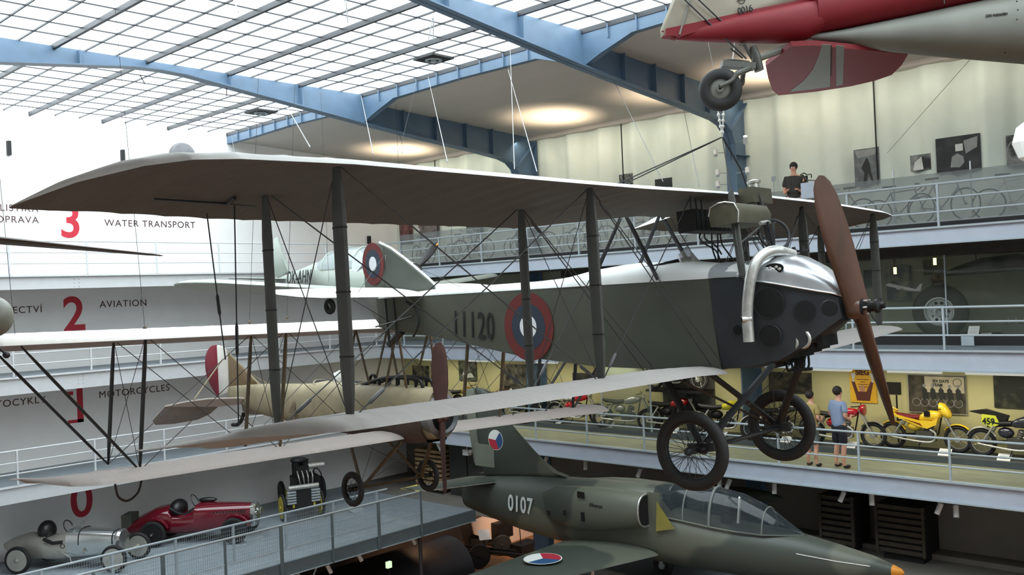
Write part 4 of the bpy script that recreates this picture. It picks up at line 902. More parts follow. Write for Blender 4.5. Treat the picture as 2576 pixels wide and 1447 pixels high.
# red upper fuselage that tapers to the tail cone
SEC2 = []
for px, yt, yb, w in ((1704, 88, 100, .03), (1760, 66, 104, .08), (1850, 42, 107, .13), (1950, 22, 108, .17), (2020, 8, 104, .19), (2065, 4, 80, .19)):
    t = T(px, yt); b = T(px, yb); SEC2.append((t.x, w, t.z, b.z))
tc_ = MB().loft([ell(*s) for s in SEC2]).obj('tail_cone', M_red2, P, ang=50)
SEC3 = []
for px, yt, yb, w in ((2040, -20, 88, .20), (2110, -30, 76, .22), (2250, -60, 52, .28), (2400, -90, 24, .33), (2576, -130, 0, .38), (2800, -170, -30, .42), (3500, -330, -110, .55), (4100, -430, -190, .6)):
    t = T(px, yt); b = T(px, yb); SEC3.append((t.x, w, t.z, b.z))
MB().loft([ell(*s) for s in SEC3]).obj('red_fuselage_top', M_red2, P, ang=50)
rdd = outline(P, [T(*q) for q in ((1660, 78), (1690, 0), (1715, -60), (1800, -150), (1900, -160), (1960, -100), (2060, -40), (2000, 12), (1850, 42), (1740, 68), (1662, 96))], .10, M_beige, 'fin')
outline(P, [T(*q) for q in ((1664, 78), (1740, 62), (1900, 26), (2060, -6), (2060, 12), (1900, 52), (1760, 82), (1704, 98), (1664, 96))], .14, M_red2, 'fin_red_band', label='red band along the fin base')
outline(P, [T(*q) for q in ((1662, 80), (1704, 76), (1700, 100), (1688, 98))], .08, M_red2, 'rudder_foot')
MB().tube([T(1735, -5) + Vector((0, -.07, 0)), T(1706, 92) + Vector((0, -.07, 0))], .010, 6).obj('hinge_rod', M_gry, P)
a = T(1853, 44); b = T(1886, 36); text('0016', .065, (a.x, -.075, a.z + .01), (b.x - a.x, 0, b.z - a.z), (0, 0, 1), M_num, rdd, sx=.85, bold=.002, name='tail_number', label='black tail number 0016')
a = T(1862, 6); MB().torus((a.x, -.056, a.z), (0, 1, 0), .03, .003, 20, 4).obj('emblem', M_num, rdd); MB().bar((a.x - .05, -.058, a.z), (a.x + .05, -.058, a.z + .012), .006, .004).obj('emblem_wing', M_num, rdd)
# far half of the tailplane seen from below
def tp(px, py, z=-.12): return Rt.on(px, py, 2, z)
o = [tp(*q) for q in ((1926, 160), (1932, 190), (1943, 222), (1958, 235), (2050, 226), (2140, 212), (2200, 198), (2243, 183), (2268, 158), (2284, 131), (2200, 122), (2050, 108), (1990, 110))]
tpl = MB().prism(o, (0, 0, .05)).obj('tailplane', M_red2, P, ang=60)
for pts in (((2068, 112), (2090, 112), (2088, 218), (2070, 221), (2030, 226), (1985, 231), (2020, 205), (2045, 175), (2060, 140)), ((2103, 114), (2124, 116), (2120, 213), (2104, 216))):
    MB().prism([tp(q[0], q[1], -.148) for q in pts], (0, 0, .004)).obj('grey_stripe', M_gry, tpl, smooth=False)
MB().tube([tp(2091, 115, -.150), tp(2090, 190, -.150)], .006, 5).obj('elevator_gap', M_hole, tpl)
mo = [Vector((p.x, -p.y - .05, p.z)) for p in o if True]
# tail wheel
M_leg = mat('grey_casting', (.31, .31, .29), .5, metal=.3, var=.12, scale=20)
wc = Rt.on(1812, 226, 1, -.02); 
tw = MB().torus(wc, (.25, 1, .05), .145, .068, 40, 14).obj('tail_wheel', M_tyre, P)
MB().lathe(wc, (.25, 1, .05), [(.10, -.05), (.10, .0), (.085, .04), (.03, .05), (.03, .07), (.01, .075)], 24).obj('wheel_hub', M_leg, tw); MB().lathe(wc, (-.25, -1, -.05), [(.105, -.03), (.105, .02), (.085, .05), (.04, .055), (.035, .09), (.012, .09), (.012, .06)], 24).obj('wheel_hub', M_gry, tw)
L = lambda px, py, y=0: Rt.on(px, py, 1, y)
MB().tube(catmull([L(1810, 217, -.12), L(1840, 203, -.12), L(1855, 185, -.12), L(1872, 178, -.08), L(1885, 172, -.03)], 4), [.022] * 8 + [.03] * 9, 10).obj('wheel_fork', M_leg, P)
MB().tube(catmull([L(1812, 226, .12), L(1862, 215, .1), L(1868, 195, .06), L(1870, 182, 0)], 4), .025, 10).obj('wheel_fork', M_leg, P)
MB().bar(L(1815, 162), L(1898, 168), .12, .06).obj('swivel_arm', M_leg, P, smooth=False)
MB().tube([L(1893, 118), L(1900, 140), L(1910, 178)], [.05, .07, .065], 12, flat=.7).obj('oleo_housing', M_leg, P)
MB().tube([L(1905, 148), L(2060, 92)], .035, 8).obj('tail_wheel_leg', M_gry, P)
MB().tube([L(1872, 112), L(1885, 135), L(1893, 148)], .018, 8).obj('steering_link', M_leg, P)
MB().tube([L(1855, 100), L(1868, 98), L(1872, 112), L(1860, 110)], .02, 8).obj('rag_binding', mat('grey_rag', (.45, .45, .42), .9, var=.3, scale=30), P)
for a_, b_ in (((1715, -8), (1878, 148)), ((1752, -6), (1862, 98)), ((1838, 122), (1868, 146))):
    MB().tube([L(a_[0], a_[1], -.1), L(b_[0], b_[1], -.05)], .008, 6).obj('steering_cable', M_bstrut, P)
MB().tube(catmull([L(1818, 158), L(1825, 152), L(1850, 152), L(1885, 156)], 4), .012, 6).obj('spring', M_leg, P)
MB().tube([L(1848, 105), L(1843, 152)], .007, 6).obj('white_cord', M_white, P)
a = T(2516, 38); text('ZDE PODEPŘÍT', .022, (T(2436, 44).x, Rt.on(2436, 44, 1, -.33).y, Rt.on(2436, 44, 1, -.33).z), (1, -.12, .01), (0, 0, 1), M_num, bm_, name='stencil')
for k in range(8):
    p = T(2505, -10 + 22 * k); MB().ball((p.x, -.40 * math.cos((k - 3) * .28), p.z), .008, 6, 4).obj('rivet', M_iron, bm_)
# ================================================================== WHITE LOW-WING AEROPLANE behind
S5 = Fr((0, -1, 0), (1, 0, 0), (0, 0, 1), (14.8, 17.0, 10.4))
wp = thing('light_aeroplane', 'white low-wing light aeroplane lettered OK-AHN hanging behind the green biplane tail', 'aeroplane', S5.M)
P = wp
M_pw = mat('pale_grey_green_aircraft_paint', (.62, .65, .62), .45, var=.03)
T = lambda px, py: S5.on(px, py, 1, 0)
rings = []
for x, w, t, b in ((-6.3, .03, .30, .14), (-5.6, .13, .43, .08), (-4.6, .25, .60, .0), (-3.7, .38, .76, -.12), (-3.2, .45, .62, -.2), (-2.4, .50, .58, -.25), (-1.5, .50, .55, -.28), (-.9, .46, .55, -.25), (-.4, .36, .52, -.08), (-.15, .24, .45, .1)):
    rings.append(ell(x, w, t, b, py=.8))
f5 = MB().loft(rings).obj('fuselage', M_pw, P, ang=60)
rr = [[(x, w * math.cos(a), .45 + (t - .45) * math.sin(a)) for a in [PI * k / 12 for k in range(13)]] for x, w, t in ((-4.0, .30, .70), (-3.4, .42, .93), (-2.7, .46, 1.02), (-2.0, .45, .98), (-1.5, .43, .6))]
MB().loft(rr, closed=False, cap=False).obj('canopy', glassmat('grey_cabin_glass', (.62, .66, .66), .75), P)
for k in (1, 2, 3): MB().tube(rr[k], .025, 6).obj('canopy_frame', M_pw, P)
MB().prism([S5.on(q[0], q[1], 1, -.47) for q in ((886, 655), (896, 642), (908, 648), (915, 662), (896, 685), (885, 682))], (0, .01, 0)).obj('cockpit_cover_sheet', mat('white_blue_sheet', (.75, .80, .88), .7, var=.15, scale=20), P)
outline(P, [T(*q) for q in ((690, 600), (700, 596), (712, 640), (728, 682), (700, 700), (693, 695))], .08, M_pw, 'fin')
a = S5.on(726, 713, 1, -.3); b = S5.on(803, 706, 1, -.45); text('OK-AHN', .36, (a.x + .06, -.41, a.z - .02), (b.x - a.x, -.10, b.z - a.z), (0, .12, 1), M_num, f5, sx=.62, space=1.1, bold=.005, name='registration', label='black registration OK-AHN')
for s in (-1, 1):
    K = [(s * .4, -.9, -.22, -3.0, -.36), (s * 4.4, -1.6, .12, -2.8, .02), (s * 4.85, -1.85, .14, -2.7, .08), (s * 5.0, -2.2, .15, -2.5, .13)]
    w = wing(K, M_pw, 'wing', P, rib=2, camber=.05, sag=0, scallop=0, thick=.12)
    wing([(s * .05, -5.5, .30, -6.3, .28), (s * 1.5, -5.8, .36, -6.25, .36), (s * 1.6, -6.0, .37, -6.1, .37)], M_pw, 'tailplane', P, rib=1, camber=.02, sag=0, scallop=0)
    wl = MB().torus((-2.0, s * 1.2, -.52), (0, 1, 0), .13, .07, 24, 10).obj('wheel', M_tyre, P); MB().cyl((-2, s * 1.2, -.5), (-2.05, s * 1.15, -.1), .04, 8).obj('wheel_leg', M_pw, P)
MB().lathe((-.16, 0, .3), (1, 0, 0), [(.16, 0), (.15, .08), (.09, .20), (.01, .26)], 20).obj('spinner', M_blk, P)
bl = T(1086, 628); d = (bl - Vector((-.05, 0, .3)))
for sg in (1, -1):
    q = blade(P, (-.05, 0, .3), Vector((0, .62, .55)) * sg, (1, 0, 0), .95, M_blk, wid=.09, name='propeller_blade')
    e = Vector((0, .62, .55)).normalized() * sg; MB().tube([Vector((-.04, 0, .3)) + e * .87, Vector((-.04, 0, .3)) + e * .955], [.05, .03], 8, flat=.4).obj('yellow_blade_tip', M_orange, q)
# ================================================================== pieces of a further aircraft at the left edge
gb = thing('glider_wing', 'long thin dark wing with a red tip reaching in from the left edge', 'wing')
a = onX(405, 643, 5.2); b = onX(-60, 600, 3.0)
pa = [b + Vector((0, 0, .0)), a]
rings = []
for q, wd_, th in ((0, .22, .035), (.5, .14, .022), (.93, .07, .012), (1, .02, .006)):
    c = b.lerp(a, q); dr = (a - b).normalized(); s_ = Vector((0, 0, 1)).cross(dr).normalized(); rings.append([c + s_ * wd_ * math.cos(t) + Vector((0, 0, 1)) * th * math.sin(t) for t in [2 * PI * k / 12 for k in range(12)]])
MB().loft(rings).obj('wing_panel', mat('dark_brown_wing_underside', (.24, .20, .18), .6, var=.1), gb)
MB().tube([b.lerp(a, .985), a + (a - b) * .012], [.012, .004], 8).obj('red_tip', M_red2, gb)
ng = thing('aircraft_nose', 'rounded grey nose of an aircraft at the far left edge above the cream biplane', 'aeroplane')
q0 = onY(-60, 790, 11.0); r_ = .235; q1 = onY(-19, 797, 11.0)
MB().ball(q1, r_, 24, 16, sc=(.85, 1.2, .95)).obj('nose_bulb', mat('grey_nose_paint', (.44, .44, .40), .5, var=.1), ng)
MB().tube([q1 + Vector((-.35, .3, .28)), q1 + Vector((-.05, .1, .34))], [.12, .06], 14).obj('white_cowling', M_pw, ng)
MB().loft([ell(0, 1, 1, -1, n=16)] * 0 or [[q1 + Vector((-.1 - 1.2 * k, .2 + .5 * k, 0)) + Vector((.6 * math.cos(t), .8 * math.cos(t), math.sin(t))) * (.22 + .1 * k) * .8 for t in [2 * PI * j / 16 for j in range(16)]] for k in (0, .5, 1)]).obj('nose_body', MATS['grey_nose_paint'], ng)
p = onY(16, 893, 12.6); tag(MB().ball(p, .045, 12, 8).tube([p, p + Vector((-.1, 0, .12))], .015, 6).obj('hanging_weight', M_black), 'small black knob hanging below the cream wing at the left edge', 'fitting')
# ================================================================== CAR PLATFORM (level 0)
ZP = 3.55
sbox('floor_platform', (XL, 20.1, ZP - .08), (19.3, YW, ZP), M_plat)
pe = thing('platform_edge_beam', 'grey steel edge beam of the car platform', 'platform edge')
MB().box((XL, 20.04, ZP - .30), (19.3, 20.10, ZP + .02)).obj('fascia', mat('slate_grey_steel', (.36, .41, .43), .6, var=.08), pe, smooth=False)
MB().box((XL, 20.0, ZP - .32), (19.3, 20.14, ZP - .30)).obj('bottom_flange', M_rail, pe, smooth=False)
for x in (7.5, 13.2, 17.3):
    c = thing('platform_column', {7.5: 'thin steel post under the left of the car platform', 13.2: 'thin steel post with slanted braces under the middle of the car platform', 17.3: 'thin dark steel post under the right of the car platform'}[x], 'column')
    MB().cyl((x, 20.3, 0), (x, 20.3, ZP - .32), .055, 12).obj('post', M_rail if x < 17 else mat('dark_post', (.25, .25, .26), .5), c)
    if x < 14: MB().cyl((x, 20.3, 2.2), (x + .6, 20.3, ZP - .35), .025, 8).obj('brace', M_rail, c)
sbox('ceiling_platform', (XL, 20.2, ZP - .32), (19.3, YW, ZP - .28), M_brown)
M_mesh = mat('galvanised_steel_mesh', (.62, .68, .72), .5, metal=.3, var=0)
def mesh_panel(parent, x0, x1, y, z0, z1, step=.055, r=.0022):
    mb = MB(); n = int((x1 - x0) / step)
    for k in range(n + 1): x = x0 + (x1 - x0) * k / n; mb.box((x - r, y - r, z0), (x + r, y + r, z1))
    n = int((z1 - z0) / (step * 1.6))
    for k in range(n + 1): z = z0 + (z1 - z0) * k / n; mb.box((x0, y - r, z - r), (x1, y + r, z + r))
    mb.obj('mesh_panel', M_mesh, parent, smooth=False)
for y, lab, ph, top in ((21.2, 'grey mesh railing nearest the parked cars on the platform', 0, .95), (19.98, 'grey mesh railing along the outer edge of the car platform', .6, .98)):
    t = thing('platform_railing', lab, 'railing', group='car platform railings')
    x1 = 17.4 if y < 21 else 16.9
    MB().cyl((XL, y, ZP + top), (x1, y, ZP + top), .026, 8).obj('rail', M_rail, t)
    MB().cyl((XL, y, ZP + .38), (x1, y, ZP + .38), .012, 8).obj('rail', M_rail, t)
    x = 7.4 + ph
    xs_ = [7.4 + ph + 1.52 * k for k in range(0, 7)]
    for k, x in enumerate(xs_):
        if x > x1: continue
        w = .045 if k % 2 and y < 21 else .025
        MB().box((x - w, y - .02, ZP - (.3 if y < 21 else 0)), (x + w, y + .02, ZP + top)).obj('post', MATS['slate_grey_steel'] if y < 21 else M_rail, t, smooth=False)
        if k: mesh_panel(t, xs_[k - 1] + .05, x - .05, y, ZP + .06, ZP + top - .03)
def label_stand(x, y, z, rz, lab, w=.30, h=.22, grp=None, m=None, post=.0, tilt=.6):
    t = thing('label_board', lab, 'label board', Matrix.Translation((x, y, z)) @ Matrix.Rotation(rz, 4, 'Z'), group=grp)
    c, s = math.cos(tilt), math.sin(tilt)
    # board leans back; its foot touches the ground
    z0 = post
    MB().prism([(-w / 2, 0, z0), (w / 2, 0, z0), (w / 2, h * c, z0 + h * s), (-w / 2, h * c, z0 + h * s)], (0, -.012 * s, .012 * c)).obj('board', m or M_white, t, smooth=False)
    MB().box((-.02, h * c * .7, 0), (.02, h * c * .7 + .02, z0 + h * s * .7)).obj('stand', M_black, t, smooth=False)
    lines = MB()
    for k in range(4): q = .25 + .15 * k; lines.box((-w * .36, h * c * q - .004, z0 + h * s * q + .008), (w * .3, h * c * q + .004, z0 + h * s * q + .012))
    if post == 0: lines.obj('print', M_rail, t, smooth=False)
    return t
def wirewheel(parent, c, axis, R, r, mt, mr, name='wheel', spokes=8, solid=False, label=None):
    w = MB().torus(c, axis, R - r, r, 32, 10, sq=1.05).obj(name, mt, parent, label=label)
    x, y, z = frame_from(axis); c = Vector(c)
    MB().lathe(c, axis, [(R - 1.6 * r, -.05), (R - 1.5 * r, -.04), (R - 1.5 * r, .04), (R - 1.6 * r, .05), (R - 2.1 * r, .03), (R - 2.1 * r, -.03)], 28).obj('rim', mr, w)
    for k in range(spokes):
        a = 2 * PI * k / spokes; d = x * math.cos(a) + y * math.sin(a)
        MB().bar(c + d * .05, c + d * (R - 1.9 * r), .035 if not solid else .05, .02, up=tuple(z)).obj('spoke', mr, w)
    MB().lathe(c, axis, [(.01, -.09), (.05, -.07), (.07, 0), (.05, .07), (.01, .09)], 14).obj('hub', mr, w)
    return w
def smooth_body(parent, secs, m, name, n=20, py=.7):
    return MB().loft([ell(x, w, t, b, n, py) for x, w, t, b in secs]).obj(name, m, parent, ang=50)
def car_frame(pr, pf, z=ZP):
    """rear and front wheel ground points of the side nearest the camera"""
    r = Vector((pr[0], pr[1], z)); f = Vector((pf[0], pf[1], z)); d = (f - r); L = d.length; d.normalize(); l = Vector((0, 0, 1)).cross(d)
    M = Matrix((d, l, (0, 0, 1))).transposed().to_4x4(); M.translation = r; return M, L
M_pol = mat('polished_aluminium_body', (.80, .81, .80), .18, metal=.9, var=.05, scale=3)
M_dull = mat('dull_aluminium_body', (.72, .71, .67), .42, metal=.6, var=.12, scale=4)
M_crimson = mat('dark_red_car_paint', (.40, .06, .12), .15, var=.03, coat=.6)
M_leather = mat('black_leather', (.08, .08, .085), .4, var=.2, scale=20)
# silver racing car: local x forward, near side at y=0 wheels, body centre y=.62
M, L = car_frame(onZ(46, 1445, ZP), onZ(288, 1442, ZP))
c1 = thing('racing_car', 'bare silver open-wheel racing car at the bottom left of the platform', 'car', M)

cy = .60
def cs(secs): return [(x, w, t, b) for x, w, t, b in secs]
def body(parent, secs, m, name, n=24, py=.75):
    return MB().loft([ell(x, w, t, b, n, py, cy=cy) for x, w, t, b in secs]).obj(name, m, parent, ang=50)
body(c1, [(-.75, .05, .62, .50), (-.5, .22, .76, .34), (-.1, .33, .88, .26), (.25, .36, .88, .24), (.5, .37, .86, .24)], M_dull, 'tail_body')
body(c1, [(.5, .37, .80, .22), (.9, .37, .84, .22), (1.15, .36, .92, .24)], M_dull, 'cockpit_body')
body(c1, [(1.12, .36, 1.0, .24), (1.4, .34, .99, .26), (1.9, .30, .95, .30), (2.35, .25, .90, .34)], M_pol, 'bonnet', py=.62)
MB().loft([ell(x, w, t, b, 24, .6, cy=cy) for x, w, t, b in ((2.35, .26, .92, .32), (2.42, .27, .93, .34), (2.48, .24, .90, .36))]).obj('radiator_shell', M_pol, c1)
for x in (1.45, 2.3): MB().tube([(x, y, z) for _, y, z in ell(x, .345 - (x - 1.4) * .085, 1.0 - (x - 1.4) * .095, .26 + (x - 1.4) * .08, 24, .62, cy=cy)][:13], .012, 5).obj('bonnet_strap', M_leather, c1)
MB().ball((.42, cy, .93), .27, 18, 12, sc=(.75, 1.0, .95)).obj('seat_back', M_leather, c1)
MB().tube([(.55, cy - .36, .80), (.8, cy - .38, .70), (1.05, cy - .36, .72)], .045, 8).obj('cockpit_edge', M_leather, c1)
MB().torus((1.0, cy, 1.02), (1, 0, .45), .17, .014, 28, 6).obj('steering_wheel', M_leather, c1)
for y in (.2, -.15):
    MB().loft([[(1.25 + .0, cy + y + .13 * math.cos(t), 1.02 + .10 * max(0, math.sin(t))) for t in [PI * k / 8 for k in range(9)]], [(1.24, cy + y + .13 * math.cos(t), 1.02 + .10 * max(0, math.sin(t))) for t in [PI * k / 8 for k in range(9)]]]).obj('wind_deflector', glassmat('small_windscreen', (.5, .52, .5), .5), c1)
MB().torus((1.05, cy - .37, .62), (0, 1, 0), .055, .008, 16, 5).obj('badge', M_leather, c1)
MB().tube([(.95, cy - .37, .5), (1.25, cy - .39, .35), (1.3, cy - .39, .18)], .016, 6).obj('handbrake', M_pol, c1)
MB().tube([(1.6, cy - .34, .55), (1.62, cy - .40, .42)], .02, 6).obj('starting_handle', M_pol, c1)
for x in (0, L):
    for y in (0, 1.2):
        wirewheel(c1, (x, y, .345), (0, 1, 0), .345, .05, M_tyre, M_dull, spokes=8, solid=True)
    MB().tube([(x, .05, .35), (x, 1.15, .35)], .03, 8).obj('axle', M_dull, c1)
# crimson sports car
M, L = car_frame(onZ(386, 1378, ZP), onZ(590, 1369, ZP))
c2 = thing('sports_car', 'dark red open sports car parked behind the silver racing car', 'car', M); cy = .62
body(c2, [(-.85, .28, .52, .30), (-.5, .34, .78, .26), (-.05, .42, .98, .24), (.35, .46, 1.04, .24), (.45, .46, .86, .24)], M_crimson, 'tail_body')
body(c2, [(.4, .46, .84, .24), (.8, .46, .82, .24), (1.05, .45, .86, .24)], M_crimson, 'door_section')
body(c2, [(1.05, .45, 1.02, .24), (1.3, .43, 1.02, .26), (2.0, .34, .99, .30), (2.55, .26, .96, .34)], M_crimson, 'bonnet', py=.6)
MB().loft([ell(x, w, t, b, 24, .6, cy=cy) for x, w, t, b in ((2.55, .27, .98, .32), (2.63, .28, .99, .34), (2.68, .25, .96, .38))]).obj('radiator_shell', M_pol, c2)
MB().box((-1.0, cy - .26, .45), (-.72, cy + .26, .82)).obj('rear_case', mat('olive_case', (.30, .31, .27), .7), c2, smooth=False)
MB().ball((.52, cy - .05, .92), .33, 18, 12, sc=(.7, 1.1, .75)).obj('seat_back', M_leather, c2)
MB().tube(catmull([(.4, cy - .42, 1.0), (.62, cy - .47, .88), (.85, cy - .47, .84), (1.08, cy - .44, .98)], 4), .03, 8).obj('door_edge', M_leather, c2)
MB().torus((1.0, cy - .1, 1.10), (1, 0, .5), .20, .012, 28, 6).obj('steering_wheel', M_leather, c2)
for k in range(12): MB().box((1.5 + k * .08, cy - .39 + k * .006, .80), (1.54 + k * .08, cy - .33 + k * .006, .84)).obj('louvre', M_leather, c2, smooth=False)
MB().ball((1.25, cy + .2, 1.06), .12, 12, 8, sc=(2.2, .8, .6)).obj('bonnet_scoop', M_leather, c2)
for x in (0, L):
    for y in (0, 1.24):
        wirewheel(c2, (x, y, .36), (0, 1, 0), .36, .065, M_tyre, M_black, spokes=10)
        MB().tube([(x + .44 * math.cos(t), y, .36 + .44 * math.sin(t)) for t in [(.35 + .52 * k / 8 * PI * .5 * 2) for k in range(0, 7)]], .07, 8, flat=.25, fl_axis=(0, 1, 0)).obj('mudguard', M_crimson, c2)
        MB().cyl((x, y - .1, .36), (x, y - .12, .36), .03, 10).obj('hub_cap', M_pol, c2)
for y in (-.22, .22): MB().lathe((2.72, cy + y, .70), (1, 0, 0), [(.02, -.1), (.09, -.02), (.10, .02), (.001, .03)], 16).obj('headlamp', M_pol, c2)
MB().tube([(2.66, cy - .4, .52), (2.66, cy + .4, .52)], .02, 6).obj('front_bar', M_pol, c2)
text('2', .12, (1.9, cy - .47, .42), (1, 0, 0), (0, 0, 1), M_white, c2, name='race_number')
# chassis with upright engine and yellow wheels (seen from its front quarter)
o = onZ(712, 1312, ZP); M = Matrix.Translation(o) @ Matrix.Rotation(math.radians(-20), 4, 'Z')
c3 = thing('vintage_chassis', 'black vintage chassis with upright engine and yellow-spoked wheels on the platform', 'vehicle', M)
M_yw = mat('yellow_wheel_paint', (.72, .66, .18), .5, var=.1)
for x in (0, 1.15):
    w = wirewheel(c3, (x, 0, .40), (1, 0, 0), .40, .045, M_tyre, M_yw, spokes=12)
for x in (.1, 1.4):
    w = wirewheel(c3, (x + .35, 2.1, .40), (1, 0, 0), .40, .05, M_tyre, M_black, spokes=12)
MB().tube([(0, 0, .42), (1.15, 0, .42)], .03, 8).obj('front_axle', M_iron, c3)
for x in (.28, .9): MB().bar((x, -.25, .45), (x + .3, 2.3, .50), .06, .09).obj('chassis_rail', M_yw, c3, smooth=False)
MB().prism([(.22, -.15, .95), (.98, -.15, .95), (1.08, -.2, .35), (.12, -.2, .35)], (0, .08, 0)).obj('radiator', M_black, c3, smooth=False)
MB().cyl((.15, -.2, .98), (1.05, -.2, .98), .075, 14).obj('radiator_tank', M_exh, c3)
for s in (0, .72):
    for k in range(5): MB().box((.10 + s, -.28, .52 + k * .08), (.36 + s, -.20, .57 + k * .08)).obj('louvre', M_rail, c3, smooth=False)
eng3 = MB().box((.42, .05, .7), (.92, .75, 1.2)).box((.48, .1, 1.2), (.86, .7, 1.55)).obj('engine_block', M_iron, c3, smooth=False)
for k in range(2): MB().cyl((.52 + .26 * k, .3, 1.3), (.52 + .26 * k, .3, 1.72), .12, 14).obj('cylinder', M_iron, c3)
MB().lathe((.62, .35, 1.66), (0, 0, 1), [(.24, 0), (.26, .04), (.2, .1), (.02, .12)], 18).obj('air_intake', M_iron, c3)
MB().cyl((.85, .2, 1.50), (1.35, .2, 1.50), .08, 14).obj('silencer', M_exh, c3)
for k in range(4): MB().tube(catmull([(.5 + .14 * k, .1, 1.4), (.5 + .14 * k, -.08, 1.25), (.55 + .12 * k, -.05, 1.0)], 4), .02, 6).obj('pipe', M_exh, c3)
MB().box((.9, .3, .75), (1.25, 1.2, 1.15)).obj('gearbox', M_iron, c3, smooth=False); MB().torus((1.35, 1.0, 1.1), (1, .4, .3), .18, .02, 20, 6).obj('steering_wheel', M_iron, c3)
label_stand(*onZ(642, 1358, ZP).xy, ZP, .1, 'flat grey label board on the platform floor before the red car', .6, .35, m=M_rail, tilt=.25)
label_stand(*onZ(905, 1287, ZP).xy, ZP, .2, 'flat grey label board on the platform floor beside the cream biplane wheel', .5, .3, m=M_rail, tilt=.3)
# ================================================================== BASEMENT AND UNDER THE GALLERY
pn = [onY(*q, 25.6) for q in ((1185, 1312), (1230, 1293), (1362, 1345), (1364, 1378), (1190, 1345))]
pp = thing('partition_panel', 'pale pinkish tilted partition lit warmly behind the basement chassis', 'panel')
MB().prism([onY(*q, 25.9) for q in ((1185, 1312), (1230, 1293), (1362, 1345), (1364, 1378), (1300, 1372), (1192, 1345))], (0, .06, 0)).obj('panel_sheet', mat('pale_partition', (.84, .74, .66), .8, var=.03), pp, smooth=False)
MB().box((26.5, 25.95, 0), (26.6, 26.05, .6)).obj('panel_leg', M_iron, pp, smooth=False)
bs = thing('basement_chassis', 'dark bare vehicle chassis on sand below the jet tail', 'vehicle')
def bw(px, py, d, R, axis=(.4, 1, 0)):
    p = onZ(px, py, R); return p
for (px, py, R) in ((1205, 1357, .42), (1262, 1372, .40), (1130, 1385, .5), (1205, 1400, .45)):
    p = onZ(px, py, R); wirewheel(bs, p, (.5, 1, 0), R, .05, M_black, M_black, spokes=10)
a = onZ(1130, 1380, .5); b = onZ(1330, 1400, .5); MB().bar(a, b, .08, .12).obj('chassis_rail', M_black, bs, smooth=False); MB().bar(a + Vector((.2, .8, 0)), b + Vector((.2, .8, 0)), .08, .12).obj('chassis_rail', M_black, bs, smooth=False)
MB().box((a.x + 2.2, a.y - .5, .4), (a.x + 3, a.y + .3, 1.0)).obj('engine', M_iron, bs, smooth=False)
p = onZ(1222, 1372, .6); label_stand(p.x, p.y, 0, -.6, 'pale tilted label board on a post before the basement chassis', .45, .5, post=.8)
p = onZ(1320, 1378, .3)
lv = thing('lever_machine', 'small dark machine with an upright lever in the basement', 'machine'); MB().box((p.x - .5, p.y - .3, 0), (p.x + .5, p.y + .3, .5)).obj('base', M_iron, lv, smooth=False); MB().cyl((p.x - .2, p.y, .5), (p.x - .25, p.y, 1.3), .02, 6).obj('lever', M_iron, lv)
p = onZ(978, 1421, 2.2); eb = thing('emergency_light', 'small glowing pale green light box in the dark below the platform', 'lamp')
MB().box((p.x - .08, p.y - .05, p.z - .09), (p.x + .08, p.y + .05, p.z + .09)).obj('light_box', mat('lit_green_white', (.80, .95, .75), .5, var=0, emit=1.2), eb, smooth=False); MB().cyl((p.x, p.y, 0), (p.x, p.y, p.z - .1), .02, 6).obj('stand', M_black, eb)
dm = thing('large_machine', 'large dark machine with a curved hood standing below the car platform', 'machine')
p = onZ(960, 1447, 1.2)
MB().loft([[(p.x - 3 + q * 6, p.y + 1.2 * math.cos(t), .3 + 1.5 * max(0, math.sin(t)) ** .7) for t in [PI * k / 12 for k in range(13)]] for q in (0, .2, .5, .8, 1)]).obj('hood', mat('dark_brown_machine', (.09, .075, .065), .5, var=.3), dm)
for k in range(3): MB().torus((p.x - 2 + 2 * k, p.y - 1.25, .45), (0, 1, 0), .38, .07, 24, 8).obj('machine_wheel', M_iron, dm)
# stacked pallets and lockers on the ground level beside the jet tail
pq = thing('plank_stack', 'stack of weathered planks beside the brown propeller under the gallery', 'wood stack')
for k in range(9): MB().box((20.3, 22.6, ZP + .1 + k * .15), (21.6, 23.9, ZP + .19 + k * .15)).obj('plank', mat('weathered_plank', (.62, .52, .38), .8, var=.2), pq, smooth=False)
MB().box((20.3, 22.6, ZP), (21.6, 23.9, ZP + .1)).obj('base', M_black, pq, smooth=False)
lk = thing('locker', 'dark metal lockers beside the plank stack under the lowest gallery', 'locker')
for k in range(3): d = MB().box((20.4, 19.8 + k * .85, ZP), (21.4, 20.6 + k * .85, ZP + 1.75)).obj('locker_door', mat('dark_locker', (.20, .20, .19), .6, var=.15), lk, smooth=False)
sbox('floor_ground_right', (19.3, YB, ZP - .15), (XW, YW, ZP), M_brown)
# two big slatted crates and a dark fuel tank under the lowest gallery
for i, (y0, y1, z0, z1, lb) in enumerate(((9.15, 10.0, 3.72, 4.9, 'left of two dark slatted crates on the wall under the motorcycle gallery'), (7.55, 8.65, 3.72, 4.85, 'right of two dark slatted crates on the wall under the motorcycle gallery'))):
    ct = thing('slatted_crate', lb, 'crate', group='slatted crates')
    MB().box((21.1, y0 + .03, z0), (22.0, y1 - .03, z1 - .02)).obj('crate_body', M_hole, ct, smooth=False)
    for k in range(8): zz = z0 + (z1 - z0) * (k + .5) / 8; MB().box((21.05, y0, zz - .045), (21.1, y1, zz + .045)).obj('slat', mat('dark_crate_wood', (.25, .22, .18), .8, var=.2), ct, smooth=False)
    for yy in (y0, y1 - .06): MB().box((21.02, yy, z0), (21.06, yy + .06, z1)).obj('batten', MATS['dark_crate_wood'], ct, smooth=False)
    MB().box((21.2, y0 + .1, ZP), (21.9, y1 - .1, z0)).obj('skid', M_black, ct, smooth=False)
sbox('trim_6', (XW - .5, YB, ZP), (XW, 14, ZP + .12), M_brown)
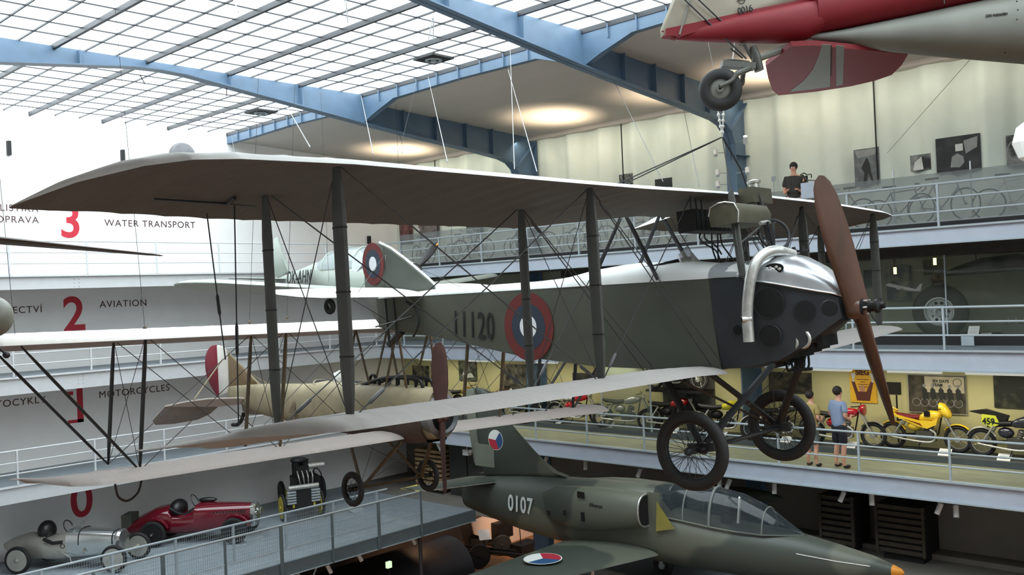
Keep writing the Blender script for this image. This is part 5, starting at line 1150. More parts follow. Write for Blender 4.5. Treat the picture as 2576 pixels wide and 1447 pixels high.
# spot lamps hanging below the lowest gallery
M_lampw = mat('white_lamp_can', (.86, .87, .87), .5, var=.02)
sp = [(1372, 1160, 'behind the jet fin'), (1473, 1172, 'left of the biplane wheel'), (1608, 1190, 'just left of the near biplane wheel'), (1810, 1215, 'right beside the near biplane wheel, left of a pair'), (1832, 1218, 'beside the near biplane wheel, right of a pair'), (1948, 1230, 'above the jet far wing tip tank'), (2118, 1250, 'above the left slatted crate'), (2193, 1258, 'between the two slatted crates'), (2362, 1280, 'right of the slatted crates, left of a pair'), (2405, 1287, 'rightmost under the gallery')]
for i, (px, py, lb) in enumerate(sp):
    p = onX(px, py, 19.75); d = Vector((-.25, .35 if i % 2 == 0 else -.1, -1)).normalized()
    t = thing('spot_lamp', 'small white spot lamp ' + lb, 'lamp', group='spot lamps below the motorcycle gallery')
    MB().tube([p - d * .13, p - d * .12, p + d * .12], [.03, .055, .055], 12).obj('lamp_can', M_lampw, t); MB().cyl(p - d * .1, (p.x, p.y, G[1] - .25), .012, 6).obj('lamp_stem', M_black, t)
    MB().cyl(p + d * .12, p + d * .123, .05, 12).obj('lamp_face', M_black, t)
for px, py, X, lb in ((1175, 1137, 19.75, 'large white floodlight beside the jet fin'),):
    p = onX(px, py, X); t = thing('floodlight', lb, 'lamp'); MB().box((p.x - .08, p.y - .12, p.z - .1), (p.x + .08, p.y + .12, p.z + .08)).tube([p, p + Vector((0, -.25, .05))], .05, 8).obj('lamp_can', M_lampw, t); MB().cyl(p, (p.x, p.y, G[1] - .25), .015, 6).obj('lamp_stem', M_lampw, t)
for px, py, lb in ((1105, 1124, 'small white spot lamp beside the brown propeller of the cream biplane'), (1040, 1360, 'small white spot lamp hanging below the platform, right of the middle'), (905, 1402, 'white spot lamp hanging below the platform, right of two'), (828, 1432, 'white spot lamp hanging below the platform, left of two')):
    p = onY(px, py, 20.35) if py > 1200 else onX(px, py, 19.7); t = thing('spot_lamp', lb, 'lamp'); d = Vector((.4, -.2, -1)).normalized()
    MB().tube([p - d * .13, p - d * .12, p + d * .12], [.03, .055, .055], 12).obj('lamp_can', M_lampw, t); MB().cyl(p - d * .1, (p.x, p.y, ZP - .3 if py > 1200 else G[1] - .25), .012, 6).obj('lamp_stem', M_black, t)
# lamps on the column of the nearer frame
for px, py, lb, up in ((1800, 385, 'white tilted lamp on the left of the blue column', 0), (1805, 436, 'small white lamp low on the left of the blue column', 0), (1806, 465, 'lowest small white lamp left of the blue column', 0), (1875, 352, 'lit white lamp on the right of the blue column', 1), (1880, 430, 'small pale lamp arm on the right of the blue column', 0)):
    p = onX(px, py, 21.2); t = thing('column_lamp', lb, 'lamp'); d = Vector((-.5, -.3, .8 if up else -.7)).normalized()
    MB().tube([p - d * .10, p + d * .10], .055, 12).obj('lamp_can', M_lampw, t); MB().cyl(p, (21.38, 12.1 + (.14 if px < 1850 else -.14), p.z), .012, 6).obj('lamp_arm', M_rail, t)
    if up: MB().cyl(p + d * .1, p + d * .105, .05, 12).obj('lamp_face', mat('lamp_glow', (1, .97, .9), .5, var=0, emit=3), t)
# ================================================================== MOTORCYCLES
def motorcycle(body_col, label, x, y, z, rz, seat=(.1, .1, .1), fairing=False, fender=None, metal_tank=False, plate=None, old=False, group='motorcycles on the plinth'):
    """local x forward (front wheel), wheels stand at z=0"""
    M = Matrix.Translation((x, y, z)) @ Matrix.Rotation(rz, 4, 'Z'); t = thing('motorcycle', label, 'motorcycle', M, group=group)
    mb_ = mat('bike_paint_%02x%02x%02x' % tuple(int(v * 255) for v in body_col), body_col, .22, var=.02, coat=.5) if not metal_tank else M_exh
    ms = mat('bike_seat_%02x%02x%02x' % tuple(int(v * 255) for v in seat), seat, .6, var=.05); WB = .72; R = .31
    chrome = MATS['silver_exhaust_pipe']
    for xx in (-WB, WB):
        w = MB().torus((xx, 0, R), (0, 1, 0), R - .045, .045, 32, 8).obj('wheel', M_tyre, t); MB().torus((xx, 0, R), (0, 1, 0), R - .095, .012, 32, 6, sq=1.6).obj('rim', chrome, w)
        s_ = MB()
        for k in range(16): a = 2 * PI * k / 16; s_.cyl((xx, .03 * (1 if k % 2 else -1), R), (xx + (R - .1) * math.cos(a), 0, R + (R - .1) * math.sin(a)), .003, 4)
        s_.cyl((xx, -.07, R), (xx, .07, R), .07 if xx > 0 else .06, 14); s_.obj('spokes', chrome, w)
    hd = Vector((.40, 0, .86))
    for s in (-1, 1):
        MB().cyl((WB, s * .075, R), (.42, s * .075, .90), .022, 8).obj('fork_leg', chrome, t)
        MB().bar((-WB, s * .08, R), (-.10, s * .09, .36), .03, .05).obj('swing_arm', M_iron, t); MB().cyl((-WB + .06, s * .11, R + .04), (-.42, s * .12, .70), .024, 8).obj('shock_absorber', chrome, t)
    fr_ = MB(); fr_.tube([hd, (.2, 0, .74), (-.25, 0, .70), (-.6, 0, .66)], .018, 8); fr_.tube([hd, (.30, 0, .40), (.05, 0, .26), (-.18, 0, .30), (-.25, 0, .68)], .018, 8); fr_.obj('frame', M_iron, t)
    MB().box((-.16, -.13, .22), (.22, .13, .46)).lathe((.06, 0, .42), (.35, 0, 1), [(.085, 0), (.10, .03), (.085, .05), (.10, .08), (.085, .10), (.10, .13), (.085, .15), (.10, .18), (.07, .22)], 14).obj('engine', M_leg if not old else M_iron, t, ang=25)
    MB().tube(catmull([(.16, -.11, .50), (.28, -.14, .42), (.22, -.15, .24), (-.1, -.15, .22), (-.75, -.16, .30)], 4), .026, 8).obj('exhaust_pipe', chrome, t)
    rr = [ell(a, w_, tp_, bt, 14, .8) for a, w_, tp_, bt in ((-.10, .07, .80, .70), (0, .12, .87, .68), (.15, .14, .93, .68), (.30, .12, .92, .72), (.40, .06, .88, .78))]
    tk = MB().loft(rr).obj('fuel_tank', mb_, t, ang=60)
    MB().loft([ell(a, w_, tp_, bt, 12, .8) for a, w_, tp_, bt in ((-.70, .06, .86, .80), (-.6, .11, .84, .74), (-.3, .12, .81, .70), (-.08, .10, .82, .72))]).obj('seat', ms, t, ang=60)
    MB().ball((-.22, 0, .56), .13, 12, 8, sc=(1.3, .9, .9)).obj('side_panel', mb_ if not old else M_iron, t)
    fm = fender or chrome
    for xx, a0, a1 in ((WB, .25 * PI, .80 * PI), (-WB, .15 * PI, .85 * PI)):
        MB().tube([(xx + (R + .02) * math.cos(a0 + (a1 - a0) * k / 10), 0, R + (R + .02) * math.sin(a0 + (a1 - a0) * k / 10)) for k in range(11)], .06, 8, flat=.25, fl_axis=(0, 1, 0)).obj('mudguard', fm, t)
    MB().tube([(.34, -.34, 1.0), (.42, -.1, .98), (.42, .1, .98), (.34, .34, 1.0)], .013, 6).obj('handlebar', M_iron, t)
    if not plate: MB().lathe((.48, 0, .86), (1, 0, 0), [(.02, -.08), (.08, -.02), (.09, .03), (.001, .04)], 14).obj('headlamp', chrome if not fairing else mb_, t)
    MB().tube([(-.05, -.1, .24), (-.12, -.22, .02)], .012, 6).obj('side_stand', M_iron, t)
    if fairing:
        MB().loft([ell(a, w_, tp_, bt, 12, .8) for a, w_, tp_, bt in ((.36, .12, 1.12, .90), (.46, .15, 1.10, .78), (.56, .11, .96, .76), (.60, .04, .88, .80))]).obj('headlamp_fairing', mb_, t, ang=60)
        MB().prism([(.20, 0, .70), (.34, 0, .78), (.30, 0, .62), (.10, 0, .52), (-.08, 0, .56), (-.55, 0, .74), (-.78, 0, .86), (-.80, 0, .92), (-.55, 0, .80), (-.1, 0, .70)], (0, .26, 0)).obj('side_fairing', mb_, t, ang=60)
        MB().tube(catmull([(-.62, -.10, .88), (-.80, -.08, .96), (-.80, .08, .96), (-.62, .10, .88)], 4), .02, 6).obj('grab_rail', mb_, t)
        MB().box((.05, -.15, .80), (.18, -.135, .92)).obj('tank_patch', M_iron, tk, smooth=False)
        MB().prism([(-.4, -.135, .72), (-.05, -.135, .60), (.0, -.135, .57), (-.05, -.135, .63)], (0, .01, 0)).obj('red_stripe', mat('dark_red_stripe', (.45, .08, .08), .4), t, smooth=False)
    return t
ZM = G[1] + .14; SD = -PI / 2
Rz = lambda a: SD + math.radians(a)
def gy(px): return onX(px, 1100, 21.62).y
motorcycle((.95, .80, .20), 'yellow and red sport motorcycle with half fairing in front of the team photograph', 21.8, (onZ(2245, 1127, ZM).y + onZ(2421, 1138, ZM).y) / 2, ZM, SD, seat=(.45, .1, .12), fairing=True, fender=mat('bike_paint_yellow', (.95, .80, .20), .25, var=.02))
motorcycle((.60, .05, .12), 'glossy dark red motorcycle below the yellow poster', 21.46, 9.5, ZM, Rz(4))
lampm = [o for o in bpy.data.objects if o.name.split('.')[0] == 'headlamp'][-1]
lampm.data.materials.clear(); lampm.data.materials.append(mat('bike_paint_990c1e', (.60, .05, .12), .22)); lampm.scale = (1, 1, 1)
for v in lampm.data.vertices: v.co = Vector((.50, 0, .90)) + (v.co - Vector((.48, 0, .86))) * 1.5
m9 = motorcycle((.16, .17, .22), 'off-road motorcycle with black tail and yellow number plate 459 at the right edge', 21.6, 5.74, ZM, Rz(-4), plate=True, fender=mat('bike_white', (.85, .86, .84), .4))
MB().prism([(-.95, 0, .98), (-.62, 0, 1.04), (-.15, 0, .92), (-.2, 0, .80), (-.62, 0, .92)], (0, .16, 0)).obj('tail_fender', M_black, m9, ang=50)
pl = MB().prism([(-.66, -.10, .94), (-.38, -.10, .92), (-.30, -.10, .74), (-.46, -.10, .66), (-.68, -.10, .76)], (0, .02, 0)).obj('number_plate', mat('plate_yellow', (.80, .84, .25), .5, var=0), m9, smooth=False)
text('459', .14, (-.655, -.112, .73), (1, 0, 0), (0, 0, 1), M_num, pl, sx=.9, bold=.004, name='race_number', label='black number 459')
motorcycle((.20, .22, .20), 'dark motorcycle with chrome parts seen between the two standing visitors', 21.6, 11.15, ZM, Rz(28), old=True)
motorcycle((.75, .72, .15), 'black old motorcycle with a yellow side panel seen through the far biplane wheel', 21.6, 12.75, ZM, Rz(28), old=True)
motorcycle((.62, .10, .10), 'black old motorcycle with red rear mudguard seen between the undercarriage struts', 21.6, 14.35, ZM, Rz(28), old=True, fender=M_black)
motorcycle((.8, .8, .8), 'old motorcycle with silver tank left of the biplane undercarriage', 21.55, 15.9, ZM, Rz(26), metal_tank=True)
motorcycle((.80, .05, .12), 'racing motorcycle with bright red tank and white seat near a glass partition', 21.5, 17.75, ZM, Rz(10), seat=(.8, .8, .78))
motorcycle((.18, .18, .2), 'grey old motorcycle left of the red-tanked racing one', 21.6, 19.6, ZM, Rz(28), old=True)
motorcycle((.3, .2, .18), 'old motorcycle with pale front mudguard seen above the cream biplane wing', 21.6, 21.15, ZM, Rz(28), old=True, fender=M_white)
motorcycle((.55, .45, .2), 'old touring motorcycle with pale rounded mudguards right of the brown propeller', 21.6, 22.75, ZM, Rz(28), old=True, fender=mat('cream_mudguard', (.8, .72, .5), .4))
for px, py, lb in ((2173, 1114, 'below the glossy red motorcycle'), (2409, 1131, 'before the yellow motorcycle front wheel'), (2560, 1140, 'at the right edge below plate 459'), (2010, 1102, 'seen through the far biplane wheel'), (1862, 1086, 'seen between the biplane wheels'), (1738, 1078, 'seen through the near biplane wheel'), (1575, 1066, 'below the red-tanked racing motorcycle'), (1450, 1056, 'left of the red-tanked racing motorcycle'), (1372, 1048, 'beside the black cane hoop, right of a pair'), (1356, 1048, 'beside the black cane hoop, left of a pair'), (2118, 1102, 'hidden partly by the boy in blue')):
    if px == 2118: continue
    p = onZ(px, py, ZM); label_stand(min(p.x, 21.32), p.y, ZM, -PI / 2, 'small white label card ' + lb, .26 if px > 1500 else .2, .22, grp='white label cards before the motorcycles')
gp = thing('glass_partition', 'glass partition with pale frame right of the red-tanked racing motorcycle', 'partition')
for y in (16.55, 14.85):
    MB().box((21.2, y - .02, G[1] + .14), (21.24, y + .02, 7.9)).obj('frame_post', M_rail, gp, smooth=False)
MB().box((21.21, 14.87, G[1] + .14), (21.22, 16.53, 7.9)).obj('glass_pane', glassmat('green_glass', (.45, .5, .45), .22), gp, smooth=False)
# ================================================================== POSTERS
def picmat(name, dark, light, sc, seed=0.0, thr=.5, soft=.12):
    m = bpy.data.materials.new(name); m.use_nodes = True; nt = m.node_tree; b = nt.nodes['Principled BSDF']; b.inputs['Roughness'].default_value = .6
    tc = nt.nodes.new('ShaderNodeTexCoord'); mp = nt.nodes.new('ShaderNodeMapping'); mp.inputs['Location'].default_value = (seed, seed * 1.7, seed * .6); no = nt.nodes.new('ShaderNodeTexNoise'); no.inputs['Scale'].default_value = sc; no.inputs['Detail'].default_value = 4
    r = nt.nodes.new('ShaderNodeValToRGB'); r.color_ramp.elements[0].position = thr - soft; r.color_ramp.elements[1].position = thr + soft; r.color_ramp.elements[0].color = (*lin(dark), 1); r.color_ramp.elements[1].color = (*lin(light), 1)
    nt.links.new(tc.outputs['Object'], mp.inputs['Vector']); nt.links.new(mp.outputs['Vector'], no.inputs['Vector']); nt.links.new(no.outputs['Fac'], r.inputs['Fac']); nt.links.new(r.outputs['Color'], b.inputs['Base Color']); return m
def blob(parent, pts, x, m, name='printed_figure'):
    return MB().prism([(x, y, z) for y, z in pts], (.003, 0, 0)).obj(name, m, parent, ang=50, smooth=False)
M_pg = mat('photo_grey', (.55, .56, .55), .6); M_pd = mat('photo_dark', (.14, .15, .14), .6); M_pl = mat('photo_light', (.82, .83, .80), .6)
def pic(px0, py0, px1, py1, label, dark=(.12, .13, .12), light=(.55, .56, .54), sc=3, seed=0, X=None, name='framed_photograph', thr=.52, grp=None):
    X = X or (22.08 if py0 < 620 else 22.16); a = onX(px0, py0, X); b = onX(px1, py1, X); y0, y1, z0, z1 = b.y, a.y, b.z, a.z
    t = thing(name, label, 'picture', group=grp)
    MB().box((X, y0, z0), (22.23 if z0 > 11 else 22.2, y1, z1)).obj('picture_sheet', picmat(name + str(seed) + str(px0), dark, light, sc, seed, thr), t, smooth=False)
    return t, y0, y1, z0, z1, X - .004
t, y0, y1, z0, z1, X = pic(2147, 378, 2214, 462, 'tall grey photograph of a cyclist on the curtain wall', (.36, .38, .38), (.48, .5, .5), 5, 1)
cyx = (y0 + y1) / 2
blob(t, [(cyx + .10, z0 + .02), (cyx + .06, z0 + .30), (cyx + .13, z0 + .42), (cyx + .02, z0 + .62), (cyx - .02, z0 + .66), (cyx - .08, z0 + .5), (cyx - .10, z0 + .3), (cyx - .16, z0 + .05), (cyx - .12, z0 + .05), (cyx - .03, z0 + .3), (cyx + .02, z0 + .02)], X, M_pd)
blob(t, [(y1 - .03, z1 - .03), (y1 - .1, z1 - .22), (cyx, z1 - .2), (y0 + .1, z1 - .18), (y0 + .03, z1 - .03)], X, M_pg, 'printed_sky')
t, y0, y1, z0, z1, X = pic(2289, 392, 2342, 426, 'small photograph with a white bent figure on the curtain wall', seed=2)
blob(t, [(y1 - .06, z0 + .02), (y1 - .10, z0 + .2), (y1 - .25, z1 - .06), (y0 + .2, z1 - .05), (y0 + .16, z0 + .02)], X, M_pl)
t, y0, y1, z0, z1, X = pic(2353, 350, 2468, 426, 'wide black and white photograph of two people in a workshop, on the curtain wall', (.13, .14, .14), (.22, .23, .23), 4, 3)
blob(t, [(y1 - .3, z0 + .12), (y1 - .34, z0 + .35), (y1 - .45, z0 + .42), (y1 - .58, z0 + .34), (y1 - .6, z0 + .2), (y1 - .5, z0 + .1)], X, M_pg); blob(t, [(y0 + .34, z1 - .12), (y0 + .3, z1 - .42), (y0 + .06, z1 - .3), (y0 + .04, z1 - .06)], X, M_pg); blob(t, [(y1 - .42, z1 - .18), (y1 - .42, z1 - .34), (y1 - .58, z1 - .34), (y1 - .58, z1 - .18)], X, M_pl)
t, y0, y1, z0, z1, X = pic(2530, 342, 2600, 412, 'dark photograph of a wheel at the right edge of the curtain wall', seed=4); MB().torus((X, (y0 + y1) / 2, (z0 + z1) / 2), (1, 0, 0), .24, .012, 28, 4, sq=.3).obj('printed_wheel', M_pg, t)
t, y0, y1, z0, z1, X = pic(1557, 440, 1591, 463, 'small dark picture above the upper wing, under the hanging rod', seed=5, sc=12)
pic(1647, 452, 1691, 472, 'dark screen picture just above the wing leading edge', (.1, .12, .12), (.16, .2, .19), seed=6)
pic(1004, 563, 1032, 613, 'dark red poster farthest along the bicycle gallery', (.25, .12, .12), (.50, .32, .30), 5, 7, name='poster')
pic(1052, 563, 1100, 603, 'brown old photograph beside the dark red poster', (.22, .18, .16), (.5, .46, .44), 4, 8)
t, y0, y1, z0, z1, X = pic(1173, 566, 1208, 589, 'black sign with white letters above the far bicycles', (.10, .12, .12), (.16, .22, .24), 3, 9, name='sign')
text('ŽIZNOVÝ', .17, (X, y1 - .04, z0 + .05), (0, -1, 0), (0, 0, 1), M_pl, t, sx=.62, bold=.004, name='sign_lettering')
# gallery one posters
t, y0, y1, z0, z1, X = pic(2136, 924, 2206, 1015, 'yellow victory poster with a rider lifting two cups', (.86, .66, .12), (.92, .72, .18), 2, 10, name='poster')
M_brn = mat('print_brown', (.35, .16, .12), .6)
text('SIEG', .14, (X, (y0 + y1) / 2 + .17, z1 - .18), (0, -1, 0), (0, 0, 1), M_brn, t, sx=.9, bold=.008, name='poster_title')
c_ = (y0 + y1) / 2
blob(t, [(c_ + .28, z0 + .52), (c_ + .20, z0 + .52), (c_ + .12, z0 + .27), (c_ - .08, z0 + .27), (c_ - .2, z0 + .53), (c_ - .26, z0 + .5), (c_ - .18, z0 + .16), (c_ - .16, z0 + .05), (c_ + .16, z0 + .05), (c_ + .18, z0 + .16)], X, M_brn)
MB().ball((X, c_ + .02, z0 + .34), .075, 14, 8, sc=(.03, 1, 1.2)).obj('printed_face', mat('print_skin', (.70, .50, .38), .6), t)
for s in (-.24, .23): MB().lathe((X, c_ + s, z0 + .5), (0, 0, 1), [(.05, 0), (.02, .05), (.03, .09), (.07, .2), (.06, .22)], 10).obj('printed_cup', M_pl, t).scale = (1, 1, 1)
for o in [c for c in bpy.data.objects if c.name.startswith('printed_cup')]:
    for v in o.data.vertices: v.co.x = X + (v.co.x - X) * .04
for k, w_ in enumerate((.3, .12, .26, .24)): MB().box((X - .001, c_ - w_ / 2, z1 - .30 - k * .06), (X + .001, c_ + w_ / 2, z1 - .285 - k * .06)).obj('print_line', M_brn, t, smooth=False)
t, y0, y1, z0, z1, X = pic(2283, 942, 2433, 1044, 'large sepia photograph of a six days motorcycle team in a row', (.20, .19, .15), (.34, .32, .26), 5, 11)
blob(t, [(y1 - .38, z1 - .03), (y0 + .03, z1 - .03), (y0 + .03, z1 - .40), (y1 - .38, z1 - .40)], X, mat('photo_cream', (.74, .71, .60), .6), 'printed_sky')
for k in range(2): text(['SIX DAYS', 'TEAM'][k], .07, (X - .004, y1 - .56, z1 - .17 - k * .09), (0, -1, 0), (0, 0, 1), M_pd, t, sx=.9, bold=.003, name='photo_title')
MB().torus((X - .004, y0 + .18, z1 - .16), (1, 0, 0), .09, .006, 20, 4, sq=.3).obj('printed_emblem', M_pd, t)
for k in range(6):
    yy = y1 - .18 - k * .185; zz = z0 + .24
    for (r, q) in ((.09, 0),): MB().torus((X - .003, yy, zz), (1, 0, 0), r, .007, 18, 4, sq=.3).obj('printed_wheel', M_pg, t)
    if k > 0: blob(t, [(yy + .03, zz + .06), (yy + .05, zz + .3), (yy + .0, zz + .36), (yy - .06, zz + .3), (yy - .09, zz + .1)], X - .005, M_pd); MB().ball((X - .004, yy - .005, zz + .39), .04, 8, 6, sc=(.05, 1, 1)).obj('printed_head', M_pg, t)
MB().tube([(X - .003, y1, z1), (X - .003, y0, z1), (X - .003, y0, z0), (X - .003, y1, z0), (X - .003, y1, z1)], .008, 4).obj('white_frame', M_pl, t)
t, y0, y1, z0, z1, X = pic(2216, 961, 2266, 993, 'small black screen between the yellow poster and the team photograph', (.09, .07, .05), (.11, .09, .07), 2, 12, name='screen')
MB().cyl((22.1, (y0 + y1) / 2 - .15, G[1] + .14), (22.1, (y0 + y1) / 2 - .15, z0), .02, 6).obj('screen_post', M_iron, t)
pic(2498, 944, 2590, 1030, 'dark green photograph behind the motorcycle with plate 459', (.12, .14, .10), (.34, .34, .26), 3, 13, thr=.6)
pic(1933, 936, 2042, 992, 'dark photograph of a machine behind the far biplane wheel', (.14, .14, .12), (.40, .38, .30), 4, 14)
pic(1037, 920, 1079, 962, 'dark photograph with a rider left of the brown propeller', (.10, .11, .09), (.50, .48, .38), 5, 15)
pic(1083, 912, 1100, 960, 'narrow dark picture half hidden by the brown propeller', (.10, .11, .09), (.72, .70, .60), 6, 16)
t, y0, y1, z0, z1, X = pic(1153, 908, 1199, 960, 'photograph of a pale scooter right of the brown propeller', (.14, .16, .12), (.42, .44, .34), 5, 17)
blob(t, [(y1 - .35, z1 - .08), (y1 - .3, z1 - .3), (y1 - .15, z1 - .5), (y1 - .25, z1 - .6), (y0 + .1, z1 - .55), (y0 + .25, z1 - .4), (y0 + .45, z1 - .45)], X, M_pl)
pic(1264, 916, 1325, 985, 'large dark photograph of riders beside the green fuselage', (.12, .12, .10), (.46, .44, .36), 4, 18)
pic(1440, 938, 1520, 962, 'dark wide photograph behind the front inner wing strut', (.10, .10, .08), (.25, .24, .2), 4, 19)
pic(1665, 935, 1800, 1050, 'dark grey motorcycle panel behind the biplane undercarriage', (.24, .24, .22), (.36, .36, .33), 2, 20)
# high hung motorcycle silhouettes on that panel are part of the exhibit wall
hm = motorcycle((.30, .31, .29), 'dark grey faired motorcycle raised on the panel behind the undercarriage', 21.7, 14.3, 7.14, Rz(0), old=True, group=None)
MB().box((21.5, 13.4, 7.08), (22.2, 15.2, 7.14)).obj('wall_shelf', M_iron, hm, smooth=False).matrix_parent_inverse = hm.matrix_world.inverted()
# ================================================================== SHOW CASE GALLERY TWO
scs = thing('show_case', 'long glass show case with model aircraft and a large wheel on the middle right gallery', 'show case')
MB().box((20.75, 4.0, G[2]), (22.15, 17.5, G[2] + .20)).obj('show_case_base', M_black, scs, smooth=False)
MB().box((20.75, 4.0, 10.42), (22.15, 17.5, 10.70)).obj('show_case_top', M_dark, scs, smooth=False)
MB().box((20.78, 4.0, G[2] + .20), (20.79, 17.5, 10.42)).obj('glass_pane', glassmat('showcase_glass', (.35, .38, .33), .16, rough=.02), scs, smooth=False)
for y in (6.78, 9.0, 11.2, 13.4, 15.6): MB().box((20.76, y - .012, G[2] + .20), (20.80, y + .012, 10.42)).obj('glass_joint', M_rail, scs, smooth=False)
bwc = thing('large_aircraft_wheel', 'large black aircraft tyre with pale ten-hole rim in the show case', 'wheel', Matrix.Translation((21.35, 7.1, 9.20)))
MB().torus((0, 0, 0), (1, .1, 0), .42, .17, 48, 14, sq=1.0).obj('tyre', M_tyre, bwc)
MB().lathe((0, 0, 0), (-1, -.1, 0), [(.30, -.05), (.32, .13), (.29, .14), (.26, .08), (.12, .06), (.11, .14), (.07, .15), (.06, .06), (.001, .06)], 32).obj('wheel_rim', mat('pale_rim', (.68, .70, .69), .4, metal=.3), bwc)
for k in range(10):
    a = 2 * PI * k / 10; MB().cyl((-.085, .19 * math.cos(a), .19 * math.sin(a)), (-.06, .19 * math.cos(a), .19 * math.sin(a)), .035, 10).obj('rim_hole', M_hole, bwc)
MB().box((-.2, -.3, -.6), (.2, .3, -.50)).obj('cradle', M_black, bwc, smooth=False)
ma = thing('model_airliner', 'small white model airliner in the show case right of the propeller', 'model aircraft', Matrix.Translation(onX(2268, 727, 21.4)))
MB().tube([(0, .35, .10), (0, .30, .11), (0, -.2, -.02), (0, -.42, -.06)], [.01, .04, .04, .01], 10).obj('fuselage', M_white, ma)
MB().prism([(-.0, .12, .03), (-.35, -.02, 0), (-.35, -.10, 0), (0, -.05, .0)], (0, 0, .012)).prism([(0, .12, .03), (.35, -.02, 0), (.35, -.10, 0), (0, -.05, 0)], (0, 0, .012)).obj('wings', M_white, ma, smooth=False); MB().prism([(0, -.3, -.03), (0, -.42, .10), (0, -.46, .10), (0, -.42, -.05)], (.01, 0, 0)).obj('fin', M_white, ma, smooth=False)
MB().cyl((0, 0, -.02), (0, 0, 10.42 - onX(2268, 727, 21.4).z), .003, 4).obj('hanger', M_wire, ma)
pic(2228, 672, 2290, 755, 'picture with a sparkling coastline behind the model airliner', (.22, .26, .32), (.60, .60, .50), 3, 21, X=22.05, thr=.6); pic(2172, 680, 2200, 725, 'small grey-blue picture left of the far wing strut', (.24, .28, .30), (.34, .38, .38), 3, 22, X=22.15)
pic(2342, 692, 2375, 725, 'small brown picture of an engine above the big wheel', (.20, .12, .08), (.62, .50, .38), 9, 23, X=22.15); pic(2322, 655, 2375, 690, 'dark photograph of a biplane above the engine picture', (.16, .16, .12), (.40, .40, .30), 6, 24, X=22.15)
bp_ = thing('large_propeller', 'large dark glossy propeller blade lying along the top of the show case', 'propeller')
rings = []
for q, w_, z_ in ((0, .05, 10.02), (.1, .10, 10.08), (.3, .17, 10.16), (.55, .18, 10.20), (.8, .13, 10.14), (1, .05, 10.05)):
    y = 6.95 - q * 2.6; rings.append([(21.3 + .05 * math.cos(t), y, z_ + w_ * math.sin(t)) for t in [2 * PI * k / 14 for k in range(14)]])
MB().loft(rings).obj('blade', mat('glossy_dark_blade', (.10, .10, .06), .15, var=.1, coat=.5), bp_)
for y in (6.3, 5.2): MB().cyl((21.3, y, 10.1), (21.3, y, 10.42), .01, 6).obj('hanger', M_iron, bp_)
for px, py in ((2352, 667), (2252, 690)):
    p = onX(px, py, 21.5); t = thing('display_lamp', 'glowing show case lamp above the ' + ('big wheel' if px > 2300 else 'model airliner'), 'lamp'); MB().cyl(p, p + Vector((0, 0, .16)), .035, 12).obj('lamp_tube', mat('warm_lamp_glow', (1, .95, .7), .5, var=0, emit=2.5), t); MB().cyl(p + Vector((0, 0, .16)), (p.x, p.y, 10.42), .02, 8).obj('lamp_stem', M_iron, t)
for k, (px, py, w_, lb) in enumerate(((2447, 830, .22, 'tilted white label card in the show case'), (2475, 840, .2, 'flat white label card beside the tilted one in the show case'))):
    p = onX(px, py, 21.0); label_stand(p.x, p.y, G[2] + .20, -PI / 2, lb, w_, .22, tilt=1.0 if k == 0 else .15)
em = thing('cutaway_engine', 'grey metal engine block with pipes at the right of the show case', 'engine', Matrix.Translation((21.3, 5.55, G[2] + .20)))
MB().box((-.2, -.35, 0), (.2, .25, .22)).obj('crankcase', M_leg, em, smooth=False)
for k in range(4): MB().tube(catmull([(0, -.3 + .15 * k, .2), (-.1, -.3 + .15 * k, .34), (.1, -.25 + .15 * k, .30), (.1, -.25 + .15 * k, .22)], 4), .015, 6).obj('pipe', M_exh, em)
MB().ball((0, -.6, .3), .18, 12, 8).obj('magneto', M_iron, em)
for y in (16.4, 13.9, 11.6): tag(MB().cyl((21.4, y, G[2] + .2), (21.4, y, G[2] + .55), .18, 16, r2=.12).obj('display_block', M_leg, None), 'grey cylindrical exhibit in the show case at ' + {16.4: 'its far end behind the biplane', 13.9: 'the part behind the wing struts', 11.6: 'the part behind the engine'}[y], 'exhibit')
tag(MB().box((20.4, 6.15, G[2] + .02), (20.42, 6.4, G[2] + .26)).obj('notice_plate', M_rail, None, smooth=False), 'small grey notice plate standing at the foot of the show case', 'sign')
